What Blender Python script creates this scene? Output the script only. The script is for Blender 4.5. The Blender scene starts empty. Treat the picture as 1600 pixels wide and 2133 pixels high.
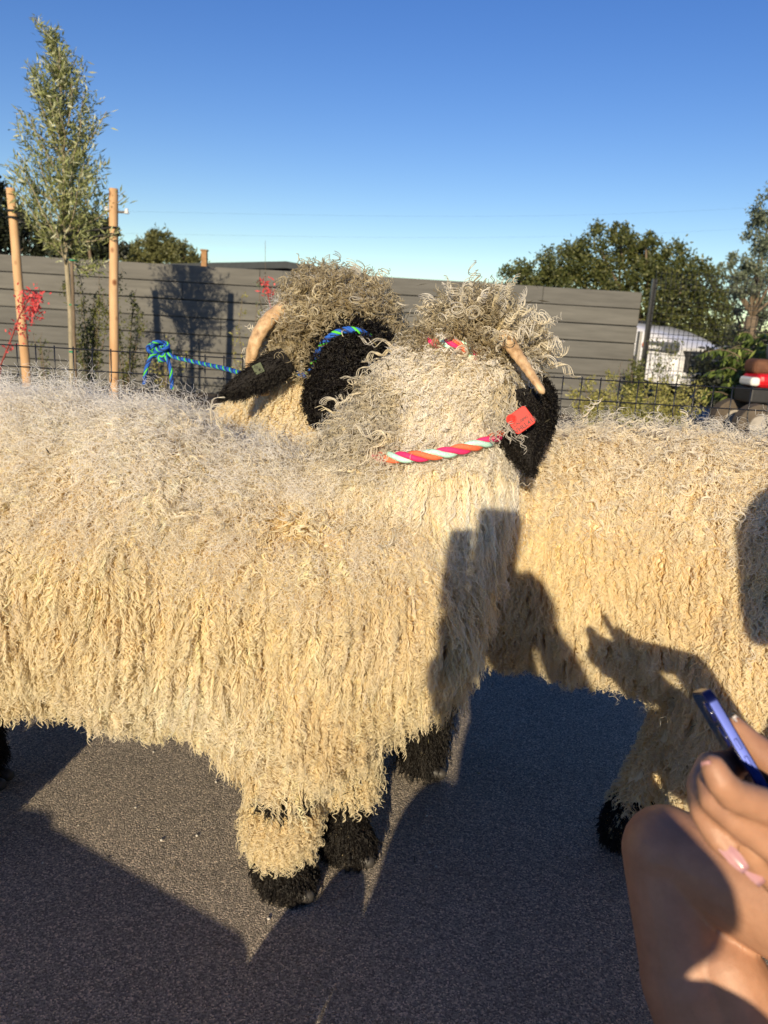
import bpy, bmesh, math, random
import numpy as np
from mathutils import Vector, Matrix
from mathutils.bvhtree import BVHTree
from mathutils.kdtree import KDTree

SC = bpy.context.scene
COL = SC.collection
rng = np.random.default_rng(7)
random.seed(7)

# ------------------------------------------------------------------ camera
CAM_H, PITCH, ROLL, FPX = 1.0, math.radians(13.6), math.radians(3.4), 1601.0
fw = np.array([0, math.cos(PITCH), -math.sin(PITCH)])
r0 = np.array([1.0, 0, 0]); u0 = np.array([0, math.sin(PITCH), math.cos(PITCH)])
rt = r0 * math.cos(ROLL) + u0 * math.sin(ROLL)
up = u0 * math.cos(ROLL) - r0 * math.sin(ROLL)
CAMP = np.array([0, 0, CAM_H])
def pt(px, py, Y):
    d = fw * FPX + rt * (px - 800) + up * (1066.5 - py)
    return CAMP + d * (Y / d[1])
cam = bpy.data.cameras.new("camera"); camo = bpy.data.objects.new("camera", cam); COL.objects.link(camo)
M = Matrix(((rt[0], up[0], -fw[0], 0), (rt[1], up[1], -fw[1], 0), (rt[2], up[2], -fw[2], CAM_H), (0, 0, 0, 1)))
camo.matrix_world = M
cam.sensor_fit = 'VERTICAL'; cam.sensor_height = 36.0; cam.lens = 36.0 * FPX / 2133.0
cam.clip_start = 0.01; cam.clip_end = 2000
cam.dof.use_dof = True; cam.dof.focus_distance = 1.45; cam.dof.aperture_fstop = 7.0
SC.camera = camo

# ------------------------------------------------------------------ light
AZ, EL = math.atan2(0.49, 2.7), math.radians(15.5)
sun_dir = Vector((math.sin(AZ) * math.cos(EL), math.cos(AZ) * math.cos(EL), -math.sin(EL)))
w = bpy.data.worlds.new("World"); SC.world = w; w.use_nodes = True
nt = w.node_tree; bg = nt.nodes['Background']
sky = nt.nodes.new('ShaderNodeTexSky'); sky.sky_type = 'NISHITA'; sky.sun_disc = False
sky.sun_elevation = EL; sky.sun_rotation = math.atan2(-sun_dir.x, -sun_dir.y)
sky.air_density = 1.0; sky.dust_density = 0.0; sky.ozone_density = 2.2
bg.inputs[1].default_value = 0.105
hs = nt.nodes.new('ShaderNodeHueSaturation'); hs.inputs['Hue'].default_value = 0.523; hs.inputs['Saturation'].default_value = 1.32
nt.links.new(sky.outputs[0], hs.inputs['Color']); nt.links.new(hs.outputs[0], bg.inputs[0])
sl = bpy.data.lights.new("sun", 'SUN'); sl.energy = 4.9; sl.angle = math.radians(0.55); sl.color = (1.0, 0.83, 0.57)
so = bpy.data.objects.new("sun", sl); COL.objects.link(so); so.location = (-3, -8, 6)
so.rotation_euler = sun_dir.to_track_quat('-Z', 'Y').to_euler()
SC.view_settings.view_transform = 'Standard'; SC.view_settings.look = 'None'
SC.view_settings.exposure = 0.28; SC.view_settings.gamma = 1.0
SC.render.engine = 'CYCLES'
SC.cycles.max_bounces = 10; SC.cycles.diffuse_bounces = 7; SC.cycles.transmission_bounces = 8; SC.cycles.transparent_max_bounces = 8
try:
    SC.cycles_curves.shape = 'RIBBONS'; SC.cycles_curves.subdivisions = 2
except Exception: pass

# ------------------------------------------------------------------ materials
def nodes(name):
    m = bpy.data.materials.new(name); m.use_nodes = True
    n = m.node_tree; return m, n, n.nodes['Principled BSDF']
def ramp(n, src, stops):
    r = n.nodes.new('ShaderNodeValToRGB'); e = r.color_ramp.elements
    while len(e) < len(stops): e.new(0.5)
    for k, (p, c) in enumerate(stops): e[k].position = p; e[k].color = (*c, 1)
    n.links.new(src, r.inputs[0]); return r.outputs[0]
def noise(n, scale, detail=4, rough=0.6, vec=None):
    t = n.nodes.new('ShaderNodeTexNoise'); t.inputs['Scale'].default_value = scale
    t.inputs['Detail'].default_value = detail; t.inputs['Roughness'].default_value = rough
    if vec is None:
        g = n.nodes.new('ShaderNodeTexCoord'); vec = g.outputs['Object']
    n.links.new(vec, t.inputs['Vector']); return t.outputs['Fac']
def bump(n, b, h, strength, dist):
    u = n.nodes.new('ShaderNodeBump'); u.inputs['Strength'].default_value = strength; u.inputs['Distance'].default_value = dist
    n.links.new(h, u.inputs['Height']); n.links.new(u.outputs[0], b.inputs['Normal'])
def scaled(n, s):
    g = n.nodes.new('ShaderNodeTexCoord'); mp = n.nodes.new('ShaderNodeMapping'); mp.inputs['Scale'].default_value = s
    n.links.new(g.outputs['Object'], mp.inputs['Vector']); return mp.outputs[0]
def mat(name, c, rough=0.6, var=0.25, scale=30, bumpd=0.0, metal=0.0, vec=None, **kw):
    m, n, b = nodes(name)
    f = noise(n, scale, vec=scaled(n, vec) if vec else None)
    lo = tuple(x * (1 - var) for x in c); hi = tuple(min(1, x * (1 + var)) for x in c)
    n.links.new(ramp(n, f, [(0.3, lo), (0.7, hi)]), b.inputs['Base Color'])
    b.inputs['Roughness'].default_value = rough; b.inputs['Metallic'].default_value = metal
    for k, v in kw.items(): b.inputs[k.replace('_', ' ')].default_value = v
    if bumpd: bump(n, b, f, 0.7, bumpd)
    return m

def fibre_mat(name, spec=0.15, trans=0.35, rough=0.5, root=(0.96, 0.85, 0.60)):
    m = bpy.data.materials.new(name); m.use_nodes = True; n = m.node_tree; n.nodes.clear()
    out = n.nodes.new('ShaderNodeOutputMaterial')
    a = n.nodes.new('ShaderNodeAttribute'); a.attribute_name = 'tint'
    d = n.nodes.new('ShaderNodeBsdfDiffuse'); t = n.nodes.new('ShaderNodeBsdfTranslucent')
    g = n.nodes.new('ShaderNodeBsdfGlossy'); g.inputs['Roughness'].default_value = rough
    g.inputs['Color'].default_value = (0.9, 0.88, 0.84, 1)
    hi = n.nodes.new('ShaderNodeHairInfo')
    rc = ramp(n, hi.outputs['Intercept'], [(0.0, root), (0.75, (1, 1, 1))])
    mm = n.nodes.new('ShaderNodeMix'); mm.data_type = 'RGBA'; mm.blend_type = 'MULTIPLY'; mm.inputs[0].default_value = 1
    n.links.new(a.outputs['Color'], mm.inputs[6]); n.links.new(rc, mm.inputs[7])
    n.links.new(mm.outputs[2], d.inputs['Color']); n.links.new(mm.outputs[2], t.inputs['Color'])
    m1 = n.nodes.new('ShaderNodeMixShader'); m1.inputs[0].default_value = trans
    n.links.new(d.outputs[0], m1.inputs[1]); n.links.new(t.outputs[0], m1.inputs[2])
    m2 = n.nodes.new('ShaderNodeMixShader'); m2.inputs[0].default_value = spec
    n.links.new(m1.outputs[0], m2.inputs[1]); n.links.new(g.outputs[0], m2.inputs[2])
    n.links.new(m2.outputs[0], out.inputs['Surface']); return m

def leaf_mat(name, c1, c2, c3=None, trans=0.25, rough=0.55):
    m, n, b = nodes(name)
    g = n.nodes.new('ShaderNodeNewGeometry')
    st = [(0.0, c1), (1.0, c2)] if c3 is None else [(0.0, c1), (0.7, c2), (1.0, c3)]
    r = ramp(n, g.outputs['Random Per Island'], st)
    n.links.new(r, b.inputs['Base Color']); b.inputs['Roughness'].default_value = rough
    t = n.nodes.new('ShaderNodeBsdfTranslucent'); n.links.new(r, t.inputs['Color'])
    mx = n.nodes.new('ShaderNodeMixShader'); mx.inputs[0].default_value = trans
    out = n.nodes['Material Output']
    n.links.new(b.outputs[0], mx.inputs[1]); n.links.new(t.outputs[0], mx.inputs[2]); n.links.new(mx.outputs[0], out.inputs['Surface'])
    return m

def asphalt_mat():
    m, n, b = nodes('asphalt')
    v = n.nodes.new('ShaderNodeTexVoronoi'); v.inputs['Scale'].default_value = 380
    tc = n.nodes.new('ShaderNodeTexCoord'); n.links.new(tc.outputs['Object'], v.inputs['Vector'])
    f2 = noise(n, 3.0, 5)
    f3 = noise(n, 480, 2)
    sep = n.nodes.new('ShaderNodeSeparateColor'); n.links.new(v.outputs['Color'], sep.inputs[0])
    c = ramp(n, sep.outputs[0], [(0.0, (0.10, 0.096, 0.09)), (0.4, (0.18, 0.172, 0.16)), (0.8, (0.30, 0.285, 0.26)), (1.0, (0.50, 0.47, 0.43))])
    mx = n.nodes.new('ShaderNodeMix'); mx.data_type = 'RGBA'; mx.blend_type = 'MULTIPLY'; mx.inputs[0].default_value = 1
    n.links.new(c, mx.inputs[6]); n.links.new(ramp(n, f2, [(0.3, (1.85, 1.68, 1.46)), (0.7, (2.3, 2.06, 1.78))]), mx.inputs[7])
    n.links.new(mx.outputs[2], b.inputs['Base Color']); b.inputs['Roughness'].default_value = 0.8
    ad = n.nodes.new('ShaderNodeMath'); ad.operation = 'MULTIPLY_ADD'; ad.inputs[1].default_value = -1.6
    n.links.new(v.outputs['Distance'], ad.inputs[0]); n.links.new(f3, ad.inputs[2])
    bump(n, b, ad.outputs[0], 1.0, 0.0045)
    return m

MAT = {}
MAT['asphalt'] = asphalt_mat()
MAT['soil'] = mat('soil', (0.12, 0.09, 0.06), 0.95, 0.4, 14, 0.02)
MAT['wall'] = mat('painted_board', (0.112, 0.111, 0.104), 0.75, 0.22, 1.6, 0.001, vec=(1, 1, 9))
_m = MAT['wall'].node_tree; _b = _m.nodes['Principled BSDF']; _src = _b.inputs['Base Color'].links[0].from_socket
_g = _m.nodes.new('ShaderNodeNewGeometry'); _x = _m.nodes.new('ShaderNodeMix'); _x.data_type = 'RGBA'; _x.blend_type = 'MULTIPLY'; _x.inputs[0].default_value = 1
_m.links.new(_src, _x.inputs[6]); _m.links.new(ramp(_m, _g.outputs['Random Per Island'], [(0, (.86, .86, .87)), (1, (1.12, 1.1, 1.07))]), _x.inputs[7]); _m.links.new(_x.outputs[2], _b.inputs['Base Color'])
MAT['wall_cap'] = mat('wall_cap', (0.05, 0.052, 0.055), 0.7)
MAT['black_metal'] = mat('black_coated_metal', (0.012, 0.012, 0.014), 0.35, 0.2, 40)
MAT['grey_metal'] = mat('galvanised_metal', (0.35, 0.35, 0.35), 0.4, 0.15, 10, metal=0.6)
def pole_mat():
    m, n, b = nodes('peeled_pole')
    f = noise(n, 9, 5, vec=scaled(n, (1, 1, 0.25)))
    v = n.nodes.new('ShaderNodeTexVoronoi'); v.inputs['Scale'].default_value = 8
    n.links.new(scaled(n, (1, 1, 0.8)), v.inputs['Vector'])
    c = ramp(n, f, [(0.3, (0.45, 0.26, 0.12)), (0.7, (0.68, 0.45, 0.25))])
    k = ramp(n, v.outputs['Distance'], [(0.10, (0.35, 0.2, 0.12)), (0.24, (1, 1, 1))])
    mx = n.nodes.new('ShaderNodeMix'); mx.data_type = 'RGBA'; mx.blend_type = 'MULTIPLY'; mx.inputs[0].default_value = 1
    n.links.new(c, mx.inputs[6]); n.links.new(k, mx.inputs[7]); n.links.new(mx.outputs[2], b.inputs['Base Color'])
    b.inputs['Roughness'].default_value = 0.7; return m
MAT['pole'] = pole_mat()
MAT['bark'] = mat('bark', (0.16, 0.12, 0.08), 0.9, 0.35, 30, 0.004, vec=(1, 1, 0.3))
MAT['grey_bark'] = mat('grey_bark', (0.30, 0.26, 0.18), 0.9, 0.3, 40, 0.003, vec=(1, 1, 0.3))
MAT['olive_leaf'] = leaf_mat('olive_leaf', (0.14, 0.17, 0.05), (0.34, 0.37, 0.15), (0.62, 0.64, 0.46))
MAT['oak_leaf'] = leaf_mat('oak_leaf', (0.035, 0.048, 0.012), (0.10, 0.115, 0.03), (0.17, 0.17, 0.055))
MAT['dark_leaf'] = leaf_mat('dark_leaf', (0.008, 0.012, 0.006), (0.025, 0.032, 0.012), trans=0.1)
MAT['far_leaf'] = leaf_mat('far_leaf', (0.09, 0.10, 0.035), (0.17, 0.17, 0.06))
MAT['grey_leaf'] = leaf_mat('grey_leaf', (0.10, 0.13, 0.08), (0.22, 0.25, 0.17))
MAT['shrub_leaf'] = leaf_mat('shrub_leaf', (0.06, 0.08, 0.018), (0.18, 0.19, 0.05))
MAT['yellow_leaf'] = leaf_mat('yellow_leaf', (0.20, 0.20, 0.05), (0.45, 0.42, 0.14))
MAT['big_leaf'] = leaf_mat('big_leaf', (0.03, 0.055, 0.01), (0.14, 0.20, 0.04), (0.3, 0.36, 0.1))
MAT['red_flower'] = leaf_mat('red_flower', (0.55, 0.04, 0.05), (0.85, 0.14, 0.13))
MAT['red_stem'] = mat('red_stem', (0.25, 0.05, 0.04), 0.6)
MAT['green_tape'] = mat('green_tape', (0.02, 0.25, 0.12), 0.4)
MAT['black_rubber'] = mat('black_rubber', (0.012, 0.012, 0.012), 0.6)
MAT['white_paint'] = mat('white_paint', (0.8, 0.8, 0.8), 0.25, 0.03, 3, Coat_Weight=0.5)
MAT['glass'] = mat('dark_glass', (0.02, 0.025, 0.03), 0.05, 0.1, 3)
MAT['lamp'] = mat('lamp_lens', (0.75, 0.75, 0.72), 0.08, 0.1, 40)
MAT['amber'] = mat('amber_lens', (0.8, 0.22, 0.03), 0.15, 0.1, 40)
MAT['black_plastic'] = mat('black_plastic', (0.02, 0.02, 0.022), 0.5)
MAT['grey_plastic'] = mat('grey_plastic', (0.12, 0.13, 0.14), 0.5)
MAT['red_paint'] = mat('red_paint', (0.55, 0.012, 0.02), 0.3, 0.1)
MAT['rust'] = mat('rust_brown', (0.12, 0.05, 0.025), 0.8, 0.4, 8)
MAT['tyre'] = mat('dusty_tyre', (0.10, 0.08, 0.06), 0.9, 0.3, 12)
MAT['roof'] = mat('slate_roof', (0.035, 0.042, 0.048), 0.8, 0.2, 5)
MAT['stucco'] = mat('stucco', (0.35, 0.33, 0.30), 0.9, 0.1, 4)
MAT['chimney'] = mat('timber_brown', (0.30, 0.17, 0.08), 0.9, 0.35, 8, 0.01)
MAT['concrete'] = mat('concrete', (0.35, 0.32, 0.28), 0.9, 0.2, 12, 0.003)
MAT['porcelain'] = mat('white_porcelain', (0.8, 0.8, 0.8), 0.2, 0.05)
MAT['wool_skin'] = mat('wool_base', (0.74, 0.62, 0.40), 0.95, 0.2, 45, 0.004)
MAT['black_hide'] = mat('black_hide', (0.012, 0.010, 0.009), 0.9, 0.3, 60, 0.002)
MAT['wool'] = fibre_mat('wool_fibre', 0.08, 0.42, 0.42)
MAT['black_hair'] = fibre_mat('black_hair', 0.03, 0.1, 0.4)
MAT['horn'] = None
def horn_mat():
    m, n, b = nodes('horn')
    f = noise(n, 60, 5, vec=scaled(n, (1, 1, 1)))
    n.links.new(ramp(n, f, [(0.3, (0.26, 0.15, 0.07)), (0.5, (0.52, 0.34, 0.18)), (0.75, (0.68, 0.50, 0.30))]), b.inputs['Base Color'])
    b.inputs['Roughness'].default_value = 0.55; bump(n, b, f, 0.6, 0.003); return m
MAT['horn'] = horn_mat()
MAT['hoof'] = mat('hoof', (0.05, 0.045, 0.04), 0.5, 0.3, 60)
MAT['tag_red'] = mat('tag_coral', (0.66, 0.045, 0.032), 0.65, 0.05, 50)
MAT['tag_dark'] = mat('tag_ink', (0.10, 0.012, 0.01), 0.6)
MAT['tag_green'] = mat('tag_green', (0.035, 0.055, 0.012), 0.5)
MAT['ink'] = mat('ink', (0.012, 0.02, 0.008), 0.6)
def rope_mat(name, c):
    return mat(name, c, 0.75, 0.22, 420, 0.0012, vec=(1, 1, 1))
MAT['rope_pink'] = rope_mat('rope_pink', (0.80, 0.03, 0.16)); MAT['rope_orange'] = rope_mat('rope_orange', (0.90, 0.17, 0.07))
MAT['rope_mint'] = rope_mat('rope_mint', (0.50, 0.85, 0.70)); MAT['rope_blue'] = rope_mat('rope_blue', (0.015, 0.11, 0.50))
MAT['rope_navy'] = rope_mat('rope_navy', (0.012, 0.03, 0.14)); MAT['rope_green'] = rope_mat('rope_green', (0.10, 0.60, 0.05))
MAT['straw'] = leaf_mat('straw', (0.03, 0.025, 0.012), (0.08, 0.065, 0.03), (0.45, 0.38, 0.18))
def skin_mat():
    m, n, b = nodes('skin')
    f = noise(n, 38, 6, .7); f2 = noise(n, 700, 4)
    n.links.new(ramp(n, f, [(0.3, (0.37, 0.19, 0.115)), (0.7, (0.47, 0.25, 0.155))]), b.inputs['Base Color'])
    b.inputs['Roughness'].default_value = 0.48
    b.inputs['Subsurface Weight'].default_value = 0.12; b.inputs['Subsurface Radius'].default_value = (1.0, 0.35, 0.2)
    b.inputs['Subsurface Scale'].default_value = 0.006
    bump(n, b, f2, 0.5, 0.0007); return m
MAT['skin'] = skin_mat()
MAT['nail'] = mat('nail', (0.50, 0.27, 0.28), 0.12, 0.12, 60, Coat_Weight=0.7)
MAT['nail_tip'] = mat('nail_tip', (0.75, 0.68, 0.62), 0.12, 0.1, 60, Coat_Weight=0.7)
MAT['denim'] = mat('denim', (0.04, 0.06, 0.12), 0.9, 0.2, 200)
MAT['cotton'] = mat('cotton', (0.45, 0.42, 0.38), 0.9, 0.1, 100)
MAT['dark_cotton'] = mat('dark_cotton', (0.05, 0.05, 0.055), 0.9, 0.1, 100)
MAT['brown_hair'] = mat('brown_hair', (0.06, 0.03, 0.015), 0.6, 0.3, 80)
MAT['phone_blue'] = mat('phone_blue', (0.016, 0.024, 0.10), 0.30, 0.08, 60, metal=0.85)
MAT['phone_back'] = mat('phone_back_glass', (0.01, 0.015, 0.09), 0.12, 0.1, 40, Coat_Weight=0.6)
MAT['screen'] = mat('screen_glass', (0.005, 0.005, 0.007), 0.05, 0.1, 40)
MAT['lens'] = mat('lens_glass', (0.01, 0.01, 0.02), 0.03, 0.1, 40, Coat_Weight=1.0)
MAT['eye'] = mat('eye', (0.03, 0.02, 0.015), 0.1)
MAT['stone'] = mat('pebble', (0.5, 0.47, 0.42), 0.8)

# ------------------------------------------------------------------ object helpers
def tag(o, label, cat, group=None):
    o['label'] = label; o['category'] = cat
    if group: o['group'] = group
    return o
def thing(name, label, cat, loc=(0, 0, 0), group=None):
    o = bpy.data.objects.new(name, None); COL.objects.link(o); o.location = loc; o.empty_display_size = 0.05
    return tag(o, label, cat, group)
def root_loc(p):
    while p is not None and p.parent is not None: p = p.parent
    return np.array(p.location) if p is not None else np.zeros(3)
def link(name, me, parent=None, mats=()):
    if parent is not None:
        L = root_loc(parent)
        if isinstance(me, bpy.types.Mesh): me.transform(Matrix.Translation(tuple(-L)))
    o = bpy.data.objects.new(name, me); COL.objects.link(o); o.parent = parent
    for m in mats: me.materials.append(MAT[m] if isinstance(m, str) else m)
    return o
def smooth(me, on=True):
    me.polygons.foreach_set('use_smooth', np.full(len(me.polygons), on)); me.update()

class MB:
    def __init__(s): s.v = []; s.f = []; s.m = []; s.cur = 0
    def add(s, v, f):
        b = len(s.v); s.v += [tuple(map(float, x)) for x in v]; s.f += [tuple(i + b for i in q) for q in f]; s.m += [s.cur] * len(f); return s
    def box(s, c, size, R=None, bev=0):
        c = np.array(c, float); h = np.array(size, float) / 2
        v = np.array([[x, y, z] for x in (-1, 1) for y in (-1, 1) for z in (-1, 1)]) * h
        if R is not None: v = v @ np.array(R).T
        return s.add(v + c, [(0, 1, 3, 2), (4, 6, 7, 5), (0, 4, 5, 1), (2, 3, 7, 6), (0, 2, 6, 4), (1, 5, 7, 3)])
    def tube(s, path, rad, n=8, cap=True, flat=1.0):
        P = np.array(path, float); k = len(P); R = np.full(k, rad) if np.isscalar(rad) else np.array(rad, float)
        T = np.gradient(P, axis=0); T /= np.linalg.norm(T, axis=1)[:, None] + 1e-12
        a = np.array([0, 0, 1.0]) if abs(T[0][2]) < 0.9 else np.array([1.0, 0, 0])
        X = np.cross(a, T[0]); X /= np.linalg.norm(X); V = []
        for i in range(k):
            X = X - T[i] * (X @ T[i]); X /= np.linalg.norm(X); Y = np.cross(T[i], X)
            for j in range(n):
                t = 2 * math.pi * j / n; V.append(P[i] + R[i] * (X * math.cos(t) + Y * math.sin(t) * flat))
        F = [(i * n + j, i * n + (j + 1) % n, (i + 1) * n + (j + 1) % n, (i + 1) * n + j) for i in range(k - 1) for j in range(n)]
        if cap: F += [tuple(range(n - 1, -1, -1)), tuple((k - 1) * n + j for j in range(n))]
        return s.add(V, F)
    def limb(s, p0, ra, p1, rb, n=20, squash=1.0):
        """tapered capsule; squash scales the section along world Y"""
        p0 = np.array(p0, float); p1 = np.array(p1, float); L = np.linalg.norm(p1 - p0); d = (p1 - p0) / (L + 1e-9)
        pos = []; rr = []
        for a in np.linspace(math.radians(88), 0, 7): pos.append(-ra * math.sin(a)); rr.append(ra * math.cos(a))
        for t in np.linspace(0, 1, 6)[1:-1]: pos.append(t * L); rr.append(ra + (rb - ra) * t)
        for a in np.linspace(0, math.radians(88), 7): pos.append(L + rb * math.sin(a)); rr.append(rb * math.cos(a))
        pos = np.array(pos)
        return s.tube(p0 + pos[:, None] * d, rr, n)
    def ell(s, c, r, rot=0.0, n=24, Rm=None):
        b = len(s.v); V = [(0, 0, -1)]; K = n // 2
        for i in range(1, K):
            a = -math.pi / 2 + math.pi * i / K
            for j in range(n): t = 2 * math.pi * j / n; V.append((math.cos(a) * math.cos(t), math.cos(a) * math.sin(t), math.sin(a)))
        V.append((0, 0, 1)); V = np.array(V) * np.array(r)
        ca, sa = math.cos(rot), math.sin(rot); R = np.array([[ca, -sa, 0], [sa, ca, 0], [0, 0, 1]])
        if Rm is not None: R = np.array(Rm)
        V = V @ R.T + np.array(c); F = [(0, 1 + (j + 1) % n, 1 + j) for j in range(n)]
        for i in range(K - 2):
            for j in range(n): q = 1 + i * n; F.append((q + j, q + (j + 1) % n, q + n + (j + 1) % n, q + n + j))
        q = 1 + (K - 2) * n; F += [(q + j, q + (j + 1) % n, len(V) - 1) for j in range(n)]
        return s.add(V, F)
    def mesh(s, name='mesh'):
        me = bpy.data.meshes.new(name); me.from_pydata(s.v, [], s.f); me.update(); return me
    def obj(s, name, mats, parent=None, sm=True, bevel=0.0):
        me = s.mesh(name)
        if not isinstance(mats, (list, tuple)): mats = [mats]
        if len(mats) > 1: me.polygons.foreach_set('material_index', s.m)
        if sm: smooth(me)
        o = link(name, me, parent, mats)
        if bevel:
            b = o.modifiers.new('bevel', 'BEVEL'); b.width = bevel; b.segments = 3; b.limit_method = 'ANGLE'; b.angle_limit = math.radians(35)
            if sm: 
                e = o.modifiers.new('wn', 'WEIGHTED_NORMAL'); e.keep_sharp = True
        return o

def letters(text, size, m, mw, parent):
    cu = bpy.data.curves.new('lettering', 'FONT'); cu.body = text; cu.size = size; cu.align_x = 'CENTER'; cu.align_y = 'CENTER'; cu.extrude = .0002; cu.offset = size * .022
    q = bpy.data.objects.new('tmp', cu); COL.objects.link(q); dg = bpy.context.evaluated_depsgraph_get(); dg.update()
    me = bpy.data.meshes.new_from_object(q.evaluated_get(dg)); bpy.data.objects.remove(q); me.transform(mw); me.materials.clear()
    return link('lettering', me, parent, [m])

def vox(mb, size, iters=6, factor=0.5):
    """fuse overlapping closed shapes into one continuous skin"""
    me = mb.mesh('tmp'); o = bpy.data.objects.new('tmp', me); COL.objects.link(o)
    r = o.modifiers.new('r', 'REMESH'); r.mode = 'VOXEL'; r.voxel_size = size; r.use_smooth_shade = True
    s = o.modifiers.new('s', 'SMOOTH'); s.factor = factor; s.iterations = iters
    dg = bpy.context.evaluated_depsgraph_get(); dg.update()
    out = bpy.data.meshes.new_from_object(o.evaluated_get(dg))
    bpy.data.objects.remove(o); bpy.data.meshes.remove(me); smooth(out); return out

def quads(name, V, mats, parent=None, sm=False):
    """V: (n,4,3) array of separate quads as one mesh"""
    n = len(V); me = bpy.data.meshes.new(name)
    me.vertices.add(n * 4); me.vertices.foreach_set('co', V.astype(np.float32).ravel())
    me.loops.add(n * 4); me.loops.foreach_set('vertex_index', np.arange(n * 4, dtype=np.int32))
    me.polygons.add(n); me.polygons.foreach_set('loop_start', np.arange(0, n * 4, 4, dtype=np.int32))
    me.update(calc_edges=True); me.validate()
    return link(name, me, parent, mats)
def unit(a): return a / (np.linalg.norm(a, axis=-1, keepdims=True) + 1e-9)
def leaf_quads(P, D, length, width, droop=0.0):
    """diamond leaves at P pointing along D"""
    n = len(P); D = unit(D + rng.normal(0, 0.05, (n, 3))); S = unit(np.cross(D, rng.normal(0, 1, (n, 3))))
    L = (length * rng.uniform(0.6, 1.25, n))[:, None]; W = (width * rng.uniform(0.7, 1.2, n))[:, None]
    N = np.cross(D, S)
    a = P; b = P + D * L * 0.45 + S * W / 2; c = P + D * L + N * L * 0.1; d = P + D * L * 0.45 - S * W / 2
    return np.stack([a, b, c, d], 1)

def hair(name, P, rad, tint, parent, m):
    """P: (n,k,3) world points of n strands; rad (k,) or (n,k); tint (n,3)"""
    n, k, _ = P.shape
    cu = bpy.data.hair_curves.new(name); cu.add_curves([k] * n)
    Q = P - root_loc(parent)
    cu.position_data.foreach_set('vector', Q.astype(np.float32).ravel())
    R = np.broadcast_to(rad, (n, k)).astype(np.float32)
    a = cu.attributes.get('radius') or cu.attributes.new('radius', 'FLOAT', 'POINT'); a.data.foreach_set('value', R.ravel())
    t = cu.attributes.new('tint', 'FLOAT_COLOR', 'CURVE')
    t.data.foreach_set('color', np.concatenate([np.clip(tint, 0, 1), np.ones((n, 1))], 1).astype(np.float32).ravel())
    cu.materials.append(MAT[m])
    o = bpy.data.objects.new(name, cu); COL.objects.link(o); o.parent = parent
    return o

_nz = [(rng.normal(0, 1, (3,)), rng.uniform(0, 6.28)) for _ in range(24)]
def fnoise(P, s):
    """cheap smooth noise, about -1..1"""
    r = 0
    for k, (d, ph) in enumerate(_nz[:10]): r = r + np.sin((P @ d) * s * (1 + 0.13 * k) + ph + 1.7 * np.sin((P @ _nz[k + 10][0]) * s * 0.7 + k))
    return r / 4.0

def roots(me, n, dens=None):
    """area-weighted points on a mesh, with normals"""
    me.calc_loop_triangles(); nt_ = len(me.loop_triangles)
    T = np.empty(nt_ * 3, np.int32); me.loop_triangles.foreach_get('vertices', T); T = T.reshape(-1, 3)
    V = np.empty(len(me.vertices) * 3, np.float32); me.vertices.foreach_get('co', V); V = V.reshape(-1, 3)
    N = np.empty(len(me.vertices) * 3, np.float32); me.vertices.foreach_get('normal', N); N = N.reshape(-1, 3)
    A = np.linalg.norm(np.cross(V[T[:, 1]] - V[T[:, 0]], V[T[:, 2]] - V[T[:, 0]]), axis=1)
    c = V[T].mean(1); nn = unit(N[T].mean(1))
    if dens is not None: A = A * dens(c, nn)
    i = rng.choice(nt_, n, p=A / A.sum()); u = rng.random((n, 2)); q = u.sum(1) > 1; u[q] = 1 - u[q]
    b = np.stack([1 - u.sum(1), u[:, 0], u[:, 1]], 1)[:, :, None]
    return (V[T[i]] * b).sum(1).astype(float), unit((N[T[i]] * b).sum(1)).astype(float)

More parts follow.
